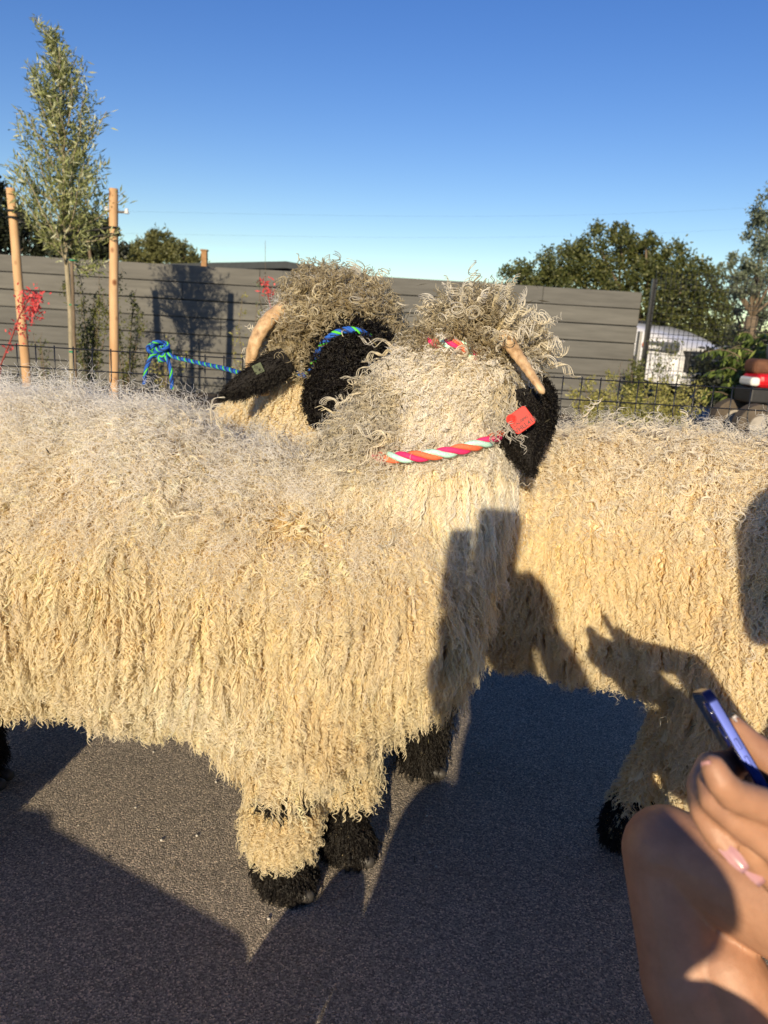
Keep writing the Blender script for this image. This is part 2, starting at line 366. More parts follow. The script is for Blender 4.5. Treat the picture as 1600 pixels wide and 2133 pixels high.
def grow(P, N, L, flow, lift, droop, amp, lam, npts=22, kids=4, spread=0.002, rad=0.0007, curl=1.0, stray=0.12, clump=0):
    """locks of wool: n clumps of kids strands each, waved and following flow"""
    n = len(P); L = np.broadcast_to(L, n).astype(float); lift = np.broadcast_to(lift, n).astype(float)
    amp = np.broadcast_to(amp, n).astype(float); lam = np.broadcast_to(lam, n).astype(float); droop = np.broadcast_to(droop, n).astype(float)
    g = np.array([0, 0, -1.0]); jit = rng.normal(0, stray, (n, 3))
    flow = unit(flow + jit)
    ts = np.linspace(0, 1, npts); pos = P.copy(); C = [pos.copy()]; Dd = []
    for k in range(npts):
        t = ts[k]
        d = unit(N * (lift * (1 - t) ** 2)[:, None] + flow + g * (droop * t)[:, None] + jit * t)
        Dd.append(d)
        if k < npts - 1: pos = pos + d * (L / (npts - 1))[:, None]; C.append(pos.copy())
    C = np.stack(C, 1); Dd = np.stack(Dd, 1)
    if clump:
        m = max(1, n // clump); kd = KDTree(m)
        for q in range(m): kd.insert(P[q], q)
        kd.balance(); own = np.array([kd.find(p)[1] for p in P])
        C = C + (C[own] - C) * (rng.uniform(.25, .70, n)[:, None] * ts[None, :] ** 1.1)[:, :, None]
    e1 = unit(np.cross(Dd, N[:, None, :] + 1e-3)); e2 = np.cross(e1, Dd)
    ph0 = rng.uniform(0, 6.28, n); hand = rng.choice([-1, 1], n)
    a = (amp[:, None] * (0.25 + 0.9 * ts[None, :] ** 0.8)); el = rng.uniform(0.35, 0.95, n) * hand
    warp = 0.6 * np.sin(ts[None, :] * 7 + ph0[:, None])
    out = []
    for q in range(kids):
        ph = ph0[:, None] + 2 * math.pi * (L / lam)[:, None] * ts[None, :] * (1 + 0.25 * curl * ts[None, :]) + warp + rng.normal(0, 0.16, n)[:, None]
        aa = a * rng.uniform(0.8, 1.2, n)[:, None]
        W = (aa * np.cos(ph))[..., None] * e1 + (aa * el[:, None] * np.sin(ph))[..., None] * e2
        o = unit(rng.normal(0, 1, (n, 3))) * spread * rng.uniform(0.3, 1, (n, 1))
        lf = rng.uniform(0.75, 1.0, n)
        Cq = C[:, :1] + (C - C[:, :1]) * lf[:, None, None]
        out.append(Cq + W + o[:, None, :] * (1.15 - 0.75 * ts)[None, :, None])
    S = np.concatenate(out, 0)
    R = rad * (1.0 - 0.45 * ts) * rng.uniform(0.7, 1.25, (len(S), 1))
    return S, R
def tang(v, N): v = np.broadcast_to(v, N.shape); return unit(v - N * (v * N).sum(1, keepdims=True))

CREAM = np.array([0.85, 0.75, 0.51]); PALE = np.array([0.90, 0.85, 0.74]); TAN = np.array([0.66, 0.50, 0.25]); OLIVE = np.array([0.35, 0.28, 0.155])
DARK = np.array([0.007, 0.0055, 0.0048])
def lerp(a, b, t): t = np.clip(t, 0, 1)[:, None]; return a * (1 - t) + b * t

# ------------------------------------------------------------------ setting
def plane(name, x0, x1, y0, y1, z, m, parent=None):
    me = bpy.data.meshes.new(name); me.from_pydata([(x0, y0, z), (x1, y0, z), (x1, y1, z), (x0, y1, z)], [], [(0, 1, 2, 3)]); me.update()
    return link(name, me, parent, [m])
plane('ground', -400, 400, -300, 900, -0.006, 'soil')['kind'] = 'structure'
plane('pavement', -30, 30, -30, 2.85, 0.0, 'asphalt')['kind'] = 'structure'
kb = MB(); kb.box((0, 2.93, 0.03), (40, 0.15, 0.14)); k = kb.obj('kerb', 'concrete', None, False, 0.01); k['kind'] = 'structure'
plane('road', 3.6, 60, 10.6, 16.5, -0.002, 'concrete')['kind'] = 'structure'

# grey board wall
WX1 = 3.10
t = thing('board_wall', 'long grey wall of wide horizontal boards behind the planting strip', 'wall', (-3, 10.2, 0))
mb = MB(); bh = 0.215
for r in range(8):
    z1 = 1.605 - r * bh; z0 = max(0.0, z1 - bh); xe = WX1 + .0; first = True
    while xe > -13:
        xs = xe - (rng.uniform(1.2, 3.2) if first else 3.6); first = False
        mb.box(((xs + xe) / 2, 10.2 + rng.uniform(-0.005, 0.005), (z0 + z1) / 2 + rng.uniform(-.002, .002)), (xe - xs - .004, 0.09, (z1 - z0) - 0.012)); xe = xs
mb.obj('boards', 'wall', t, False, 0.006)
MB().box((-6.5 + WX1 / 2, 10.23, 0.80), (WX1 + 13, 0.05, 1.58)).obj('backing', 'wall_cap', t, False)
MB().box((WX1 + 0.045, 10.18, 0.62), (0.03, 0.12, 1.0)).obj('end_trim', 'grey_metal', t, False, 0.004)

def wire_fence(name, label, x0, x1, Y, ztop, cell, rows, rad, bends, posts, slope=0.0):
    t = thing(name, label, 'fence', ((x0 + x1) / 2, Y, 0))
    mb = MB()
    nx = int((x1 - x0) / cell)
    for z, dy in rows:
        mb.tube([(x0, Y + dy, z), (x1, Y + dy, z)], rad, 6)
    for i in range(nx + 1):
        x = x0 + i * cell
        mb.tube([(x, Y + 0.006 + dy, z) for z, dy in bends], rad * 0.9, 6)
    mb.obj('wire_mesh', 'black_metal', t)
    for x, h in posts:
        MB().box((x, Y + 0.045, h / 2), (0.06, 0.06, h)).obj('post', 'black_metal', t, False, 0.004)
    return t
rows = [(0.865, 0), (0.795, 0), (0.725, -0.0)] + [(0.725 - 0.2 * k, 0) for k in range(1, 4)]
bends = [(0.872, 0), (0.782, 0), (0.765, -0.002), (0.748, -0.022), (0.728, 0), (0.30, 0), (0.27, -0.02), (0.24, 0), (0.05, 0)]
wire_fence('wire_fence', 'low black welded wire fence right behind the sheep', -2.6, 2.9, 2.62, 0.865, 0.0635, rows, 0.0024, bends, [(-2.62, 0.95), (2.93, 0.95)])
rows = [(1.83 - 0.06 * k, 0) for k in range(3)] + [(1.65 - 0.2 * k, 0) for k in range(8)]
bends = [(1.86, 0), (1.71, 0), (1.68, -0.03), (1.64, 0), (0.05, 0)]
wire_fence('mesh_fence', 'tall black mesh fence that runs on from the end of the grey wall', 3.2, 8.2, 10.0, 1.83, 0.063, rows + [(1.50, 0), (1.35, 0), (1.2, 0), (1.1, 0)], 0.0040, bends, [(3.2, 1.76), (5.8, 1.9)])

# ------------------------------------------------------------------ vegetation
def branch_path(p0, d, L, k=6, up_=0.25, wob=0.12):
    P = [np.array(p0, float)]; d = np.array(d, float); d /= np.linalg.norm(d)
    for i in range(k):
        d = d + rng.normal(0, wob, 3) + np.array([0, 0, up_ / k * 2]); d /= np.linalg.norm(d); P.append(P[-1] + d * L / k)
    return np.array(P)
def leaves_on(path, n, spread, length, width, start=0.1, along=0.6):
    t = rng.uniform(start, 1, n) * (len(path) - 1); i = np.minimum(t.astype(int), len(path) - 2); f = (t - i)[:, None]
    p = path[i] * (1 - f) + path[i + 1] * f; D = unit(path[i + 1] - path[i])
    return leaf_quads(p + rng.normal(0, spread, (n, 3)), unit(D * along + unit(rng.normal(0, 1, (n, 3))) * 0.75), length, width)

# young olive tree, outline follows the photograph
ol = thing('young_olive_tree', 'young olive tree with silvery narrow leaves tied between two wooden stakes', 'tree', (-3.12, 7.5, 0))
trunk_px = [(150, 760), (146, 640), (138, 540), (135, 420), (132, 300), (128, 200), (118, 120), (98, 72), (72, 38)]
TP = np.array([[*(pt(x, y, 7.5))] for x, y in trunk_px]); TP = np.vstack([[TP[0][0] - 0.01, 7.5, 0.0], TP])
mb = MB(); mb.tube(TP, np.linspace(0.030, 0.004, len(TP)), 8)
LQ = []
def at_h(z):
    i = int(np.clip(np.searchsorted(TP[:, 2], z) - 1, 0, len(TP) - 2)); f = (z - TP[i, 2]) / (TP[i + 1, 2] - TP[i, 2]); return TP[i] * (1 - f) + TP[i + 1] * f
env = [(0.0, 0.60, 0.66), (0.1, 0.76, 0.60), (0.22, 0.66, 0.50), (0.4, 0.60, 0.42), (0.55, 0.50, 0.44), (0.68, 0.36, 0.38), (0.8, 0.2, 0.28), (0.9, 0.10, 0.1), (1.0, 0.05, 0.05)]
z0_, z1_ = 1.42, TP[-1][2]
for k in range(118):
    f = rng.random() ** 1.15; z = z0_ + f * (z1_ - z0_) * 0.94; e = np.array(env)
    az = rng.uniform(0, 6.283); wl = np.interp(f, e[:, 0], e[:, 1]); wr = np.interp(f, e[:, 0], e[:, 2])
    side = wr if math.cos(az) > 0 else wl
    Lb = max(0.12, side * rng.uniform(0.7, 1.25) * 1.15)
    dirv = (math.cos(az), math.sin(az) * 0.8, 0.75 + 0.6 * f)
    bp = branch_path(at_h(z - 0.08), dirv, Lb, 6, 0.5, 0.1)
    if k % 2 == 0: mb.tube(bp, np.linspace(0.009, 0.0025, len(bp)), 5)
    LQ.append(leaves_on(bp, int(26 + 70 * Lb), 0.03, 0.074, 0.0150, 0.15))
for px0, py0, px1, py1 in [(140, 470, 20, 430), (140, 480, 262, 408), (140, 500, 250, 480), (140, 520, 70, 470), (140, 540, 200, 560), (138, 520, 30, 400), (134, 250, 60, 130), (134, 320, 34, 225), (136, 350, 222, 232), (136, 410, 220, 330), (140, 430, 10, 340), (140,545,230,545)]:
    a, b = pt(px0, py0, 7.5), pt(px1, py1, 7.5 + rng.uniform(-.2, .2)); bp = np.array([a * (1 - s) + b * s + np.array([0, 0, -0.05 * math.sin(3.14 * s)]) for s in np.linspace(0, 1, 7)])
    mb.tube(bp, np.linspace(0.010, 0.003, 7), 5); LQ.append(leaves_on(bp, 70, 0.03, 0.074, 0.0150, 0.2))
LQ.append(leaves_on(TP[4:], 240, 0.02, 0.074, 0.0150, 0.0))
mb.obj('trunk', 'grey_bark', ol)
quads('crown', np.concatenate(LQ), ['olive_leaf'], ol)

def stake(name, label, ptop, pbot, Y, r, group=None, m='pole'):
    a, b = pt(*ptop, Y), pt(*pbot, Y); d = (b - a) / (b[2] - a[2]); base = a - d * a[2]
    mb = MB(); mb.tube([base + (a - base) * s + rng.normal(0, 0.0015, 3) for s in np.linspace(0, 1, 12)], np.linspace(r * 1.06, r * 0.94, 12), 14)
    o = mb.obj(name, m); L = Vector(base); o.data.transform(Matrix.Translation(-L)); o.location = L
    tag(o, label, 'stake', group); return a, base
SG = 'stakes of the young olive tree'
sa, sab = stake('tree_stake', 'round peeled pine stake left of the olive tree, leaning, beside the red flower stalk', (22, 392), (54, 765), 7.45, 0.042, SG)
sb, sbb = stake('tree_stake', 'round peeled pine stake right of the olive tree, upright with dark knots', (237, 392), (238, 765), 7.4, 0.042, SG)
stake('nursery_stake', 'thin dark grey stake bound to the olive trunk with green tape', (150, 545), (157, 765), 7.40, 0.016, None, 'bark')
# tree ties
def tie(label, s, r, zz, tz):
    c = s[0] + (s[1] - s[0]) * ((s[0][2] - zz) / (s[0][2] - s[1][2]))
    tp = at_h(tz); mb = MB()
    for dz in (-0.012, 0.045):
        ring = [(c[0] + (r + 0.006) * math.cos(a), c[1] + (r + 0.006) * math.sin(a), c[2] + dz) for a in np.linspace(0, 6.283, 17)]
        mb.tube(ring, 0.010, 6); mb.tube([(c[0], c[1] - r - .004, c[2] + dz), (tp[0], tp[1] - 0.035, tz + dz)], 0.009, 6)
    tag(mb.obj('tree_tie', 'black_rubber'), label, 'tree tie', 'rubber ties on the olive tree')
tie('black rubber tie round the left stake with a pale band', (sa, sab), 0.042, 1.78, 1.62)
tie('doubled black rubber tie round the right stake', (sb, sbb), 0.042, 1.68, 1.60)
for py, nm in [(542, 'top'), (635, 'middle'), (733, 'bottom')]:
    c = pt(150, py, 7.41); mb = MB(); mb.tube([(c[0] + 0.03 * math.cos(a), 7.45 + 0.06 * math.sin(a), c[2]) for a in np.linspace(0, 6.283, 17)], 0.008, 6)
    o = mb.obj('green_tape', 'green_tape'); tag(o, f'{nm} band of green tape round the olive trunk and its thin stake', 'tape', 'green tape bands on the olive trunk')

def shrub(name, label, pxs, Y, width, leafm, n, leaf, cat='shrub', group=None, up_=1.0, stems=9, dens=1.0):
    """upright leafy shrub: pxs = (x bottom px, top px y)"""
    x, ytop = pxs; top = pt(x, ytop, Y); base = np.array([top[0], Y, 0.0]); t = thing(name, label, cat, tuple(base), group)
    mb = MB(); Q = []; H = top[2]
    for s in range(stems):
        h = H * rng.uniform(0.6, 1.0) if s else H
        ex = rng.normal(0, width * 0.5); ey = rng.normal(0, width * 0.4)
        bp = np.array([base + np.array([ex * u ** 1.2, ey * u ** 1.2, h * u]) + rng.normal(0, 0.012, 3) * u for u in np.linspace(0, 1, 9)])
        mb.tube(bp, np.linspace(0.007, 0.002, 9), 5)
        for q in range(int(10 * dens)):
            u = rng.uniform(0.15, 0.97); c = bp[0] + (bp[-1] - bp[0]) * u; L = width * (1.15 - u * 0.8) * rng.uniform(0.4, 1)
            a = rng.uniform(0, 6.283); sp = branch_path(c, (math.cos(a), math.sin(a), up_), L, 4, 0.3, 0.12)
            Q.append(leaves_on(sp, n, leaf * 0.5, leaf, leaf * 0.42, 0.05, 0.3))
        Q.append(leaves_on(bp, n * 2, leaf * 0.5, leaf, leaf * 0.42, 0.2, 0.3))
    mb.obj('stem', 'bark', t); quads('foliage', np.concatenate(Q), [leafm], t); return t
shrub('leafy_shrub', 'green upright shrub growing close left of the right wooden stake', (182, 545), 8.6, 0.30, 'shrub_leaf', 16, 0.042, stems=11)
shrub('leafy_shrub', 'green shrub just right of the right wooden stake at the wall', (258, 600), 8.7, 0.28, 'shrub_leaf', 12, 0.042, stems=8)
shrub('leafy_shrub', 'sparse yellowish shrub left of the rearmost sheep head, beside the stake shadow', (505, 610), 8.8, 0.22, 'yellow_leaf', 8, 0.042, stems=4, dens=.7)
shrub('leafy_shrub', 'low green sprigs between the left stake and the olive trunk', (92, 690), 8.3, 0.2, 'shrub_leaf', 5, 0.04, stems=4, dens=.5)
shrub('leafy_shrub', 'low yellow-green shrub by the knotted blue rope', (345, 700), 8.6, 0.3, 'yellow_leaf', 8, 0.04, stems=5, dens=.7)
shrub('slender_sapling', 'slender sapling whose top shows above the wall near the dark roof', (562, 497), 9.4, 0.14, 'grey_leaf', 9, 0.045, cat='sapling', stems=2)
shrub('golden_shrub', 'low golden-green shrub before the wall, left of the post', (1250, 782), 7.6, 0.26, 'yellow_leaf', 16, 0.04, stems=9)
shrub('golden_shrub', 'wide golden-green shrub in front of the white truck', (1400, 798), 7.3, 0.36, 'yellow_leaf', 16, 0.04, stems=13)
shrub('golden_shrub', 'short golden-green shrub between two others at the fence', (1320, 812), 7.0, 0.3, 'yellow_leaf', 16, 0.04, stems=9)
shrub('leafy_shrub', 'dark green shrub at the foot of the wall end post', (1338, 742), 9.3, 0.2, 'shrub_leaf', 16, 0.045, stems=8)
shrub('leafy_shrub', 'tall sparse green shrub in front of the truck grille', (1398, 700), 9.2, 0.26, 'shrub_leaf', 9, 0.045, stems=6)
shrub('slender_sapling', 'thin bare-looking sapling against the wall right of the horned head', (1288, 752), 8.8, 0.08, 'grey_leaf', 4, 0.04, cat='sapling', stems=2)
shrub('slender_sapling', 'pale sprig seen over the neck between the two sheep heads', (912, 612), 9.0, 0.10, 'yellow_leaf', 8, 0.045, cat='sapling', stems=2)

def yucca(label, pxs, Y, heads):
    P = np.array([pt(x, y, Y) for x, y in pxs]); base = np.array([P[0][0] - 0.1, Y, 0]); t = thing('red_flower_stalk', label, 'flower stalk', tuple(base), 'red flowering stalks')
    P = np.vstack([base, P]); MB().tube(P, np.linspace(0.008, 0.004, len(P)), 6).obj('stem', 'red_stem', t); fl = []
    for (hx, hy, r, n) in heads:
        c = pt(hx, hy, Y); p = c + rng.normal(0, r * 0.5, (n, 3)); fl.append(leaf_quads(p, rng.normal(0, 1, (n, 3)) + np.array([0.3, 0, -0.4]), 0.036, 0.015))
    quads('blossom', np.concatenate(fl), ['red_flower'], t)
yucca('tall red flower stalk leaning in front of the left wooden stake', [(2, 760), (20, 715), (42, 655), (60, 622)], 5.2, [(64, 624, 0.085, 130), (66, 648, 0.07, 100), (40, 682, 0.055, 50), (18, 722, 0.035, 20)])
yucca('red flower stalk at the left edge of the rearmost sheep head', [(566, 700), (564, 640), (552, 590)], 6.2, [(550, 590, 0.055, 40), (562, 608, 0.05, 40)])

def tree(name, label, Y, lobes, leafm, n, leaf, base_x=None, barkm='bark', group=None):
    """lobes: (px, py, radius m, squash)"""
    C3 = [(pt(x, y, Y + rng.uniform(-1, 1) * r * 0.8), r, sq) for x, y, r, sq in lobes]
    bx = base_x if base_x is not None else np.mean([c[0][0] for c in C3]); t = thing(name, label, 'tree', (bx, Y, 0), group)
    mb = MB(); h = np.mean([c[0][2] for c in C3]); b0 = np.array([bx, Y, 0.0]); b1 = np.array([bx + 0.1, Y, max(0.8, h * 0.55)])
    mb.tube([b0, (b0 + b1) / 2 + np.array([0.05, 0, 0]), b1], [0.28, 0.22, 0.18], 9)
    for c, r, sq in C3: mb.tube([b1, (b1 + c) / 2 + rng.normal(0, 0.1, 3), c], [0.05, 0.035, 0.02], 6)
    mb.obj('trunk', barkm, t)
    tot = sum(r * r for _, r, _ in C3); Q = []
    for c, r, sq in C3:
        m = int(n * r * r / tot); k = max(6, int(m / 60)); d = unit(rng.normal(0, 1, (k, 3))) * (r * rng.uniform(0.35, 1.0, (k, 1)) ** 0.5) * np.array([1, 1, sq])
        cl = c + d; i = rng.integers(0, k, m); Pp = cl[i] + rng.normal(0, r * 0.13, (m, 3)) 
        Q.append(leaf_quads(Pp, unit(rng.normal(0, 1, (m, 3)) + np.array([0, 0, 0.4])), leaf, leaf * 0.55))
    quads('crown', np.concatenate(Q), [leafm], t); return t
tree('dark_evergreen', 'dark evergreen behind the left wooden stake at the picture edge', 15, [(-25, 430, .55, 1), (5, 470, .45, 1), (-10, 510, .5, .8), (60, 500, .4, .8), (30, 455, .25, 1)], 'dark_leaf', 9000, 0.09)
tree('dark_evergreen', 'dark evergreen seen behind the lower crown of the olive tree', 15, [(165, 500, .5, .8), (205, 490, .36, .9), (110, 510, .35, .7), (225, 520, .3, .8), (180, 470, .22, 1)], 'dark_leaf', 9000, 0.09)
tree('distant_tree', 'rounded distant olive-green tree over the wall left of the timber stub', 34, [(300, 530, .8, .8), (330, 520, .75, 1), (355, 523, .7, .8), (385, 533, .65, .8), (285, 545, .7, .6), (410, 548, .5, .6)], 'far_leaf', 9000, 0.15)
oak_l = [(1080, 585, .55, .6), (1120, 570, .55, .7), (1165, 555, .6, .7), (1210, 545, .55, .9), (1250, 520, .6, .9), (1290, 510, .45, 1), (1292, 490, .25, 1), (1325, 525, .5, .9), (1360, 525, .5, .9), (1345, 500, .22, .8), (1390, 560, .6, .9), (1430, 590, .6, .9), (1465, 600, .5, .9), (1400, 620, .7, .9), (1440, 650, .7, .9), (1480, 660, .5, .9), (1300, 570, .7, .7), (1220, 590, .7, .6), (1150, 600, .6, .5), (1350, 600, .7, .8), (1500, 700, .5, .9), (1420, 700, .7, .8), (1480, 740, .7, .8), (1400, 770, .7, .8), (1345, 690, .6, .8)]
tree('oak_tree', 'broad dark olive-green tree over the wall and behind the white truck', 18, oak_l, 'oak_leaf', 42000, 0.085, base_x=5.6)
tree('grey_green_tree', 'tall grey-green airy tree at the right picture edge', 24, [(1605, 440, .7, 1), (1590, 490, .6, 1), (1625, 520, .9, 1), (1530, 560, .5, .8), (1560, 590, .6, .7), (1595, 560, .6, .8), (1515, 545, .25, .8), (1640, 600, 1.0, 1), (1540, 600, .4, .6)], 'grey_leaf', 10000, 0.11, base_x=10.6)
tree('grey_green_tree', 'loose patchy tree seen through the tall mesh fence', 26, [(1530, 640, .5, .8), (1570, 660, .7, .7), (1500, 680, .5, .7), (1600, 650, .7, .8), (1540, 700, .6, .5), (1520, 620, .3, .8)], 'grey_leaf', 2600, 0.12, base_x=11.4)
# big-leaved branches right
t = thing('big_leaf_shrub', 'dark shrub with big glossy leaves at the right edge before the tall fence', 'shrub', (4.9, 9.2, 0)); mb = MB(); Q = []
for k in range(60):
    a = pt(rng.uniform(1530, 1680), rng.uniform(700, 850), 9.2 + rng.uniform(-.4, .4)); e = a + np.array([-rng.uniform(.1, .45), rng.uniform(-.2, .2), rng.uniform(-.06, .16)])
    bp = np.array([a * (1 - s) + e * s + np.array([0, 0, 0.06 * math.sin(3.1 * s)]) for s in np.linspace(0, 1, 6)]); mb.tube(bp, np.linspace(.009, .003, 6), 5)
    for s in np.linspace(0.1, 1, 12):
        p = a * (1 - s) + e * s + np.array([0, 0, 0.06 * math.sin(3.1 * s)])
        Q.append(leaf_quads(np.repeat(p[None], 2, 0), np.array([[-.3, .5, -.5], [-.3, -.5, -.55]]) + rng.normal(0, .2, (2, 3)), 0.13, 0.04))
mb.tube([(4.9, 9.2, 0), (4.85, 9.2, .5), (4.7, 9.2, 1.0)], [.05, .04, .02], 7)
mb.obj('stem', 'bark', t); quads('foliage', np.concatenate(Q), ['big_leaf'], t)
tree('low_hedge_tree', 'dark leafy bush behind the tall mesh fence and the big glossy leaves', 13, [(1520, 760, .5, .8), (1570, 740, .5, .8), (1620, 760, .6, .9), (1500, 810, .5, .8), (1560, 800, .5, .8), (1480, 850, .4, .8), (1600, 850, .6, .8)], 'dark_leaf', 11000, 0.08, base_x=6.4)

# background buildings
t = thing('house', 'dark low-pitched roof of a house just showing over the wall', 'house', (-3.2, 28, 0))
mb = MB(); rp = [pt(400, 556, 28), pt(605, 549, 28), pt(800, 578, 28)]
xl, xm, xr = rp[0][0], rp[1][0], rp[2][0]; ze, zr = rp[2][2] - 0.1, rp[1][2]
mb.add([(xl - 2, 27, rp[0][2] - .1), (xl - 2, 33, rp[0][2] - .1), (xm, 27, zr), (xm, 33, zr), (xr, 27, ze), (xr, 33, ze), (xl - 2, 27, rp[0][2] - .3), (xm, 27, zr - .22), (xr, 27, ze - .22)], [(0, 2, 3, 1), (2, 4, 5, 3), (0, 6, 7, 2), (2, 7, 8, 4)])
mb.obj('roof', 'roof', t, False)
MB().box(((xl + xr) / 2 - 1, 30, (ze - .3) / 2), (xr - xl + 1.4, 5.4, ze - .35)).obj('wall', 'stucco', t, False)
c0, c1 = pt(426, 523, 25), pt(426, 560, 25); mb = MB(); mb.box((c0[0], 25, c0[2] / 2), (0.17, 0.17, c0[2])); mb.box((c0[0], 25, c0[2] + .02), (0.22, 0.22, 0.05))
o = mb.obj('timber_post', 'chimney', None, False, 0.01); tag(o, 'square brown post stub sticking up over the wall beside the distant tree', 'post')
# utility pole with insulators behind the right stake
up_p = pt(240, 450, 40); t = thing('utility_pole', 'utility pole with white insulators hidden behind the right wooden stake', 'utility pole', (up_p[0], 40, 0))
zt = up_p[2]; MB().tube([(up_p[0], 40, 0), (up_p[0], 40, zt + .6)], [0.16, 0.12], 10).obj('pole', 'bark', t)
def cross(py, x0, x1): 
    a, b = pt(x0, py, 39.8), pt(x1, py + .06 * (x1 - x0), 39.8); MB().tube([a, b], 0.06, 6).obj('crossarm', 'bark', t)
cross(440, 222, 264); cross(478, 205, 240); cross(492, 205, 240)
for x, y in [(264, 440), (222, 434), (224, 474), (224, 484)]:
    c = pt(x, y, 39.8); mb = MB()
    for k in range(3): mb.ell(c + np.array([0, 0, -.08 + .08 * k]), (.13 - .02 * k, .13 - .02 * k, .05), n=12)
    mb.obj('insulator', 'porcelain', t)
mb = MB()
for ya, yb in [(440, 428), (486, 470)]:
    a, b = pt(262, ya, 40), pt(2200, yb - 60, 60); mb.tube([a * (1 - s) + b * s - np.array([0, 0, 1.2 * math.sin(math.pi * s)]) for s in np.linspace(0, 1, 24)], 0.0022, 4)
o = mb.obj('power_line', 'black_plastic'); tag(o, 'thin faint power lines crossing the sky from the pole', 'power line')

# ------------------------------------------------------------------ white truck
def Rz(a): c, s = math.cos(a), math.sin(a); return np.array([[c, -s, 0], [s, c, 0], [0, 0, 1]])
def truck():
    O = pt(1404, 800, 14.1); O[2] = 0; yaw = math.radians(-50)   # nose direction
    R = Rz(yaw); t = thing('white_pickup_truck', 'white truck with dark headlight and black grille, nose showing past the wall end post', 'truck', tuple(O))
    def W(v): return [tuple(R @ np.array(p) + O) for p in v]
    secs = [(-3.9, 0.98, 0.42, 1.10), (-1.9, 1.0, 0.42, 1.22), (-1.2, 1.0, 0.42, 1.34), (-0.6, 0.99, 0.42, 1.30), (-0.2, 0.97, 0.40, 1.22), (0.1, 0.95, 0.34, 1.12), (0.3, 0.92, 0.30, 1.02), (0.45, 0.88, 0.30, 0.92), (0.52, 0.82, 0.32, 0.80)]
    V = []; n = 13
    for x, hw, zb, zt in secs:
        for k in range(n):
            a = math.pi * k / (n - 1); cy = math.cos(a); sy = math.sin(a)
            V.append((x, hw * math.copysign(abs(cy) ** 0.35, cy), zb + (zt - zb) * (abs(sy) ** 0.3 if k not in (0, n - 1) else 0.0)))
    F = [(i * n + k, i * n + k + 1, (i + 1) * n + k + 1, (i + 1) * n + k) for i in range(len(secs) - 1) for k in range(n - 1)]
    F.append(tuple((len(secs) - 1) * n + k for k in range(n))); F.append(tuple(range(n - 1, -1, -1)))
    MB().add(W(V), F).obj('body', 'white_paint', t)
    mb = MB(); hs = [(-3.3, .80, 1.10), (-2.9, .70, 1.62), (-2.1, .70, 1.66), (-1.35, .82, 1.22)]
    V = [(x, s * y, z) for x, y, z in hs for s in (-1, 1)] + [(-3.3, -.80, 1.0), (-3.3, .80, 1.0), (-1.35, -.82, 1.0), (-1.35, .82, 1.0)]
    mb.add(W(V), [(0, 1, 3, 2), (2, 3, 5, 4), (4, 5, 7, 6), (8, 0, 2, 4, 6, 10), (9, 11, 7, 5, 3, 1), (8, 9, 1, 0), (6, 7, 11, 10)]).obj('cab', 'white_paint', t, False, .04)
    def bx(name, c, s, m, par=t, bev=.01): mb = MB(); mb.box(R @ np.array(c) + O, s, R); return mb.obj(name, m, par, False, bev)
    g = bx('grille', (.53, 0, .70), (.14, 1.34, .36), 'black_plastic', t, .02)
    for k in range(4): bx('grille_bar', (.605, 0, .57 + .085 * k), (.02, 1.26, .02), 'grey_plastic', g, 0)
    bx('grille_frame', (.52, 0, .91), (.12, 1.40, .06), 'white_paint'); bx('grille_frame', (.54, 0, .49), (.14, 1.50, .07), 'white_paint')
    for s in (-1, 1):
        h = bx('headlight', (.20, s * .915, .93), (.62, .16, .16), 'grey_plastic', t, .03); bx('lens', (.12, s * .998, .91), (.26, .02, .06), 'lamp', h)
        bx('marker_lamp', (-.06, s * .998, .945), (.10, .02, .07), 'amber', h); bx('door_mirror', (-1.5, s * 1.08, 1.3), (.10, .18, .2), 'black_plastic')
        bx('bumper_corner', (.40, s * .86, .40), (.34, .16, .20), 'white_paint', t, .05)
    bx('bumper', (.57, 0, .36), (.16, 1.70, .14), 'white_paint', t, .04); bx('air_dam', (.53, 0, .24), (.12, 1.4, .14), 'black_plastic')
    for s in (-1, 1):
        for x in (-.50, -3.2):
            c = R @ np.array((x, s * .90, .37)) + O; ax = R @ np.array((0, 1, 0))
            MB().tube([c - ax * .11, c + ax * .11], [.45, .45], 28).obj('wheel_arch', 'black_plastic', t, False)
            wh = MB().tube([c - ax * .13, c - ax * .125, c + ax * .125, c + ax * .13], [.30, .37, .37, .30], 26).obj('wheel', 'tyre', t, False)
            MB().tube([c + ax * s * .10, c + ax * s * .14], [.24, .20], 20).obj('rim', 'grey_metal', wh, False)
truck()

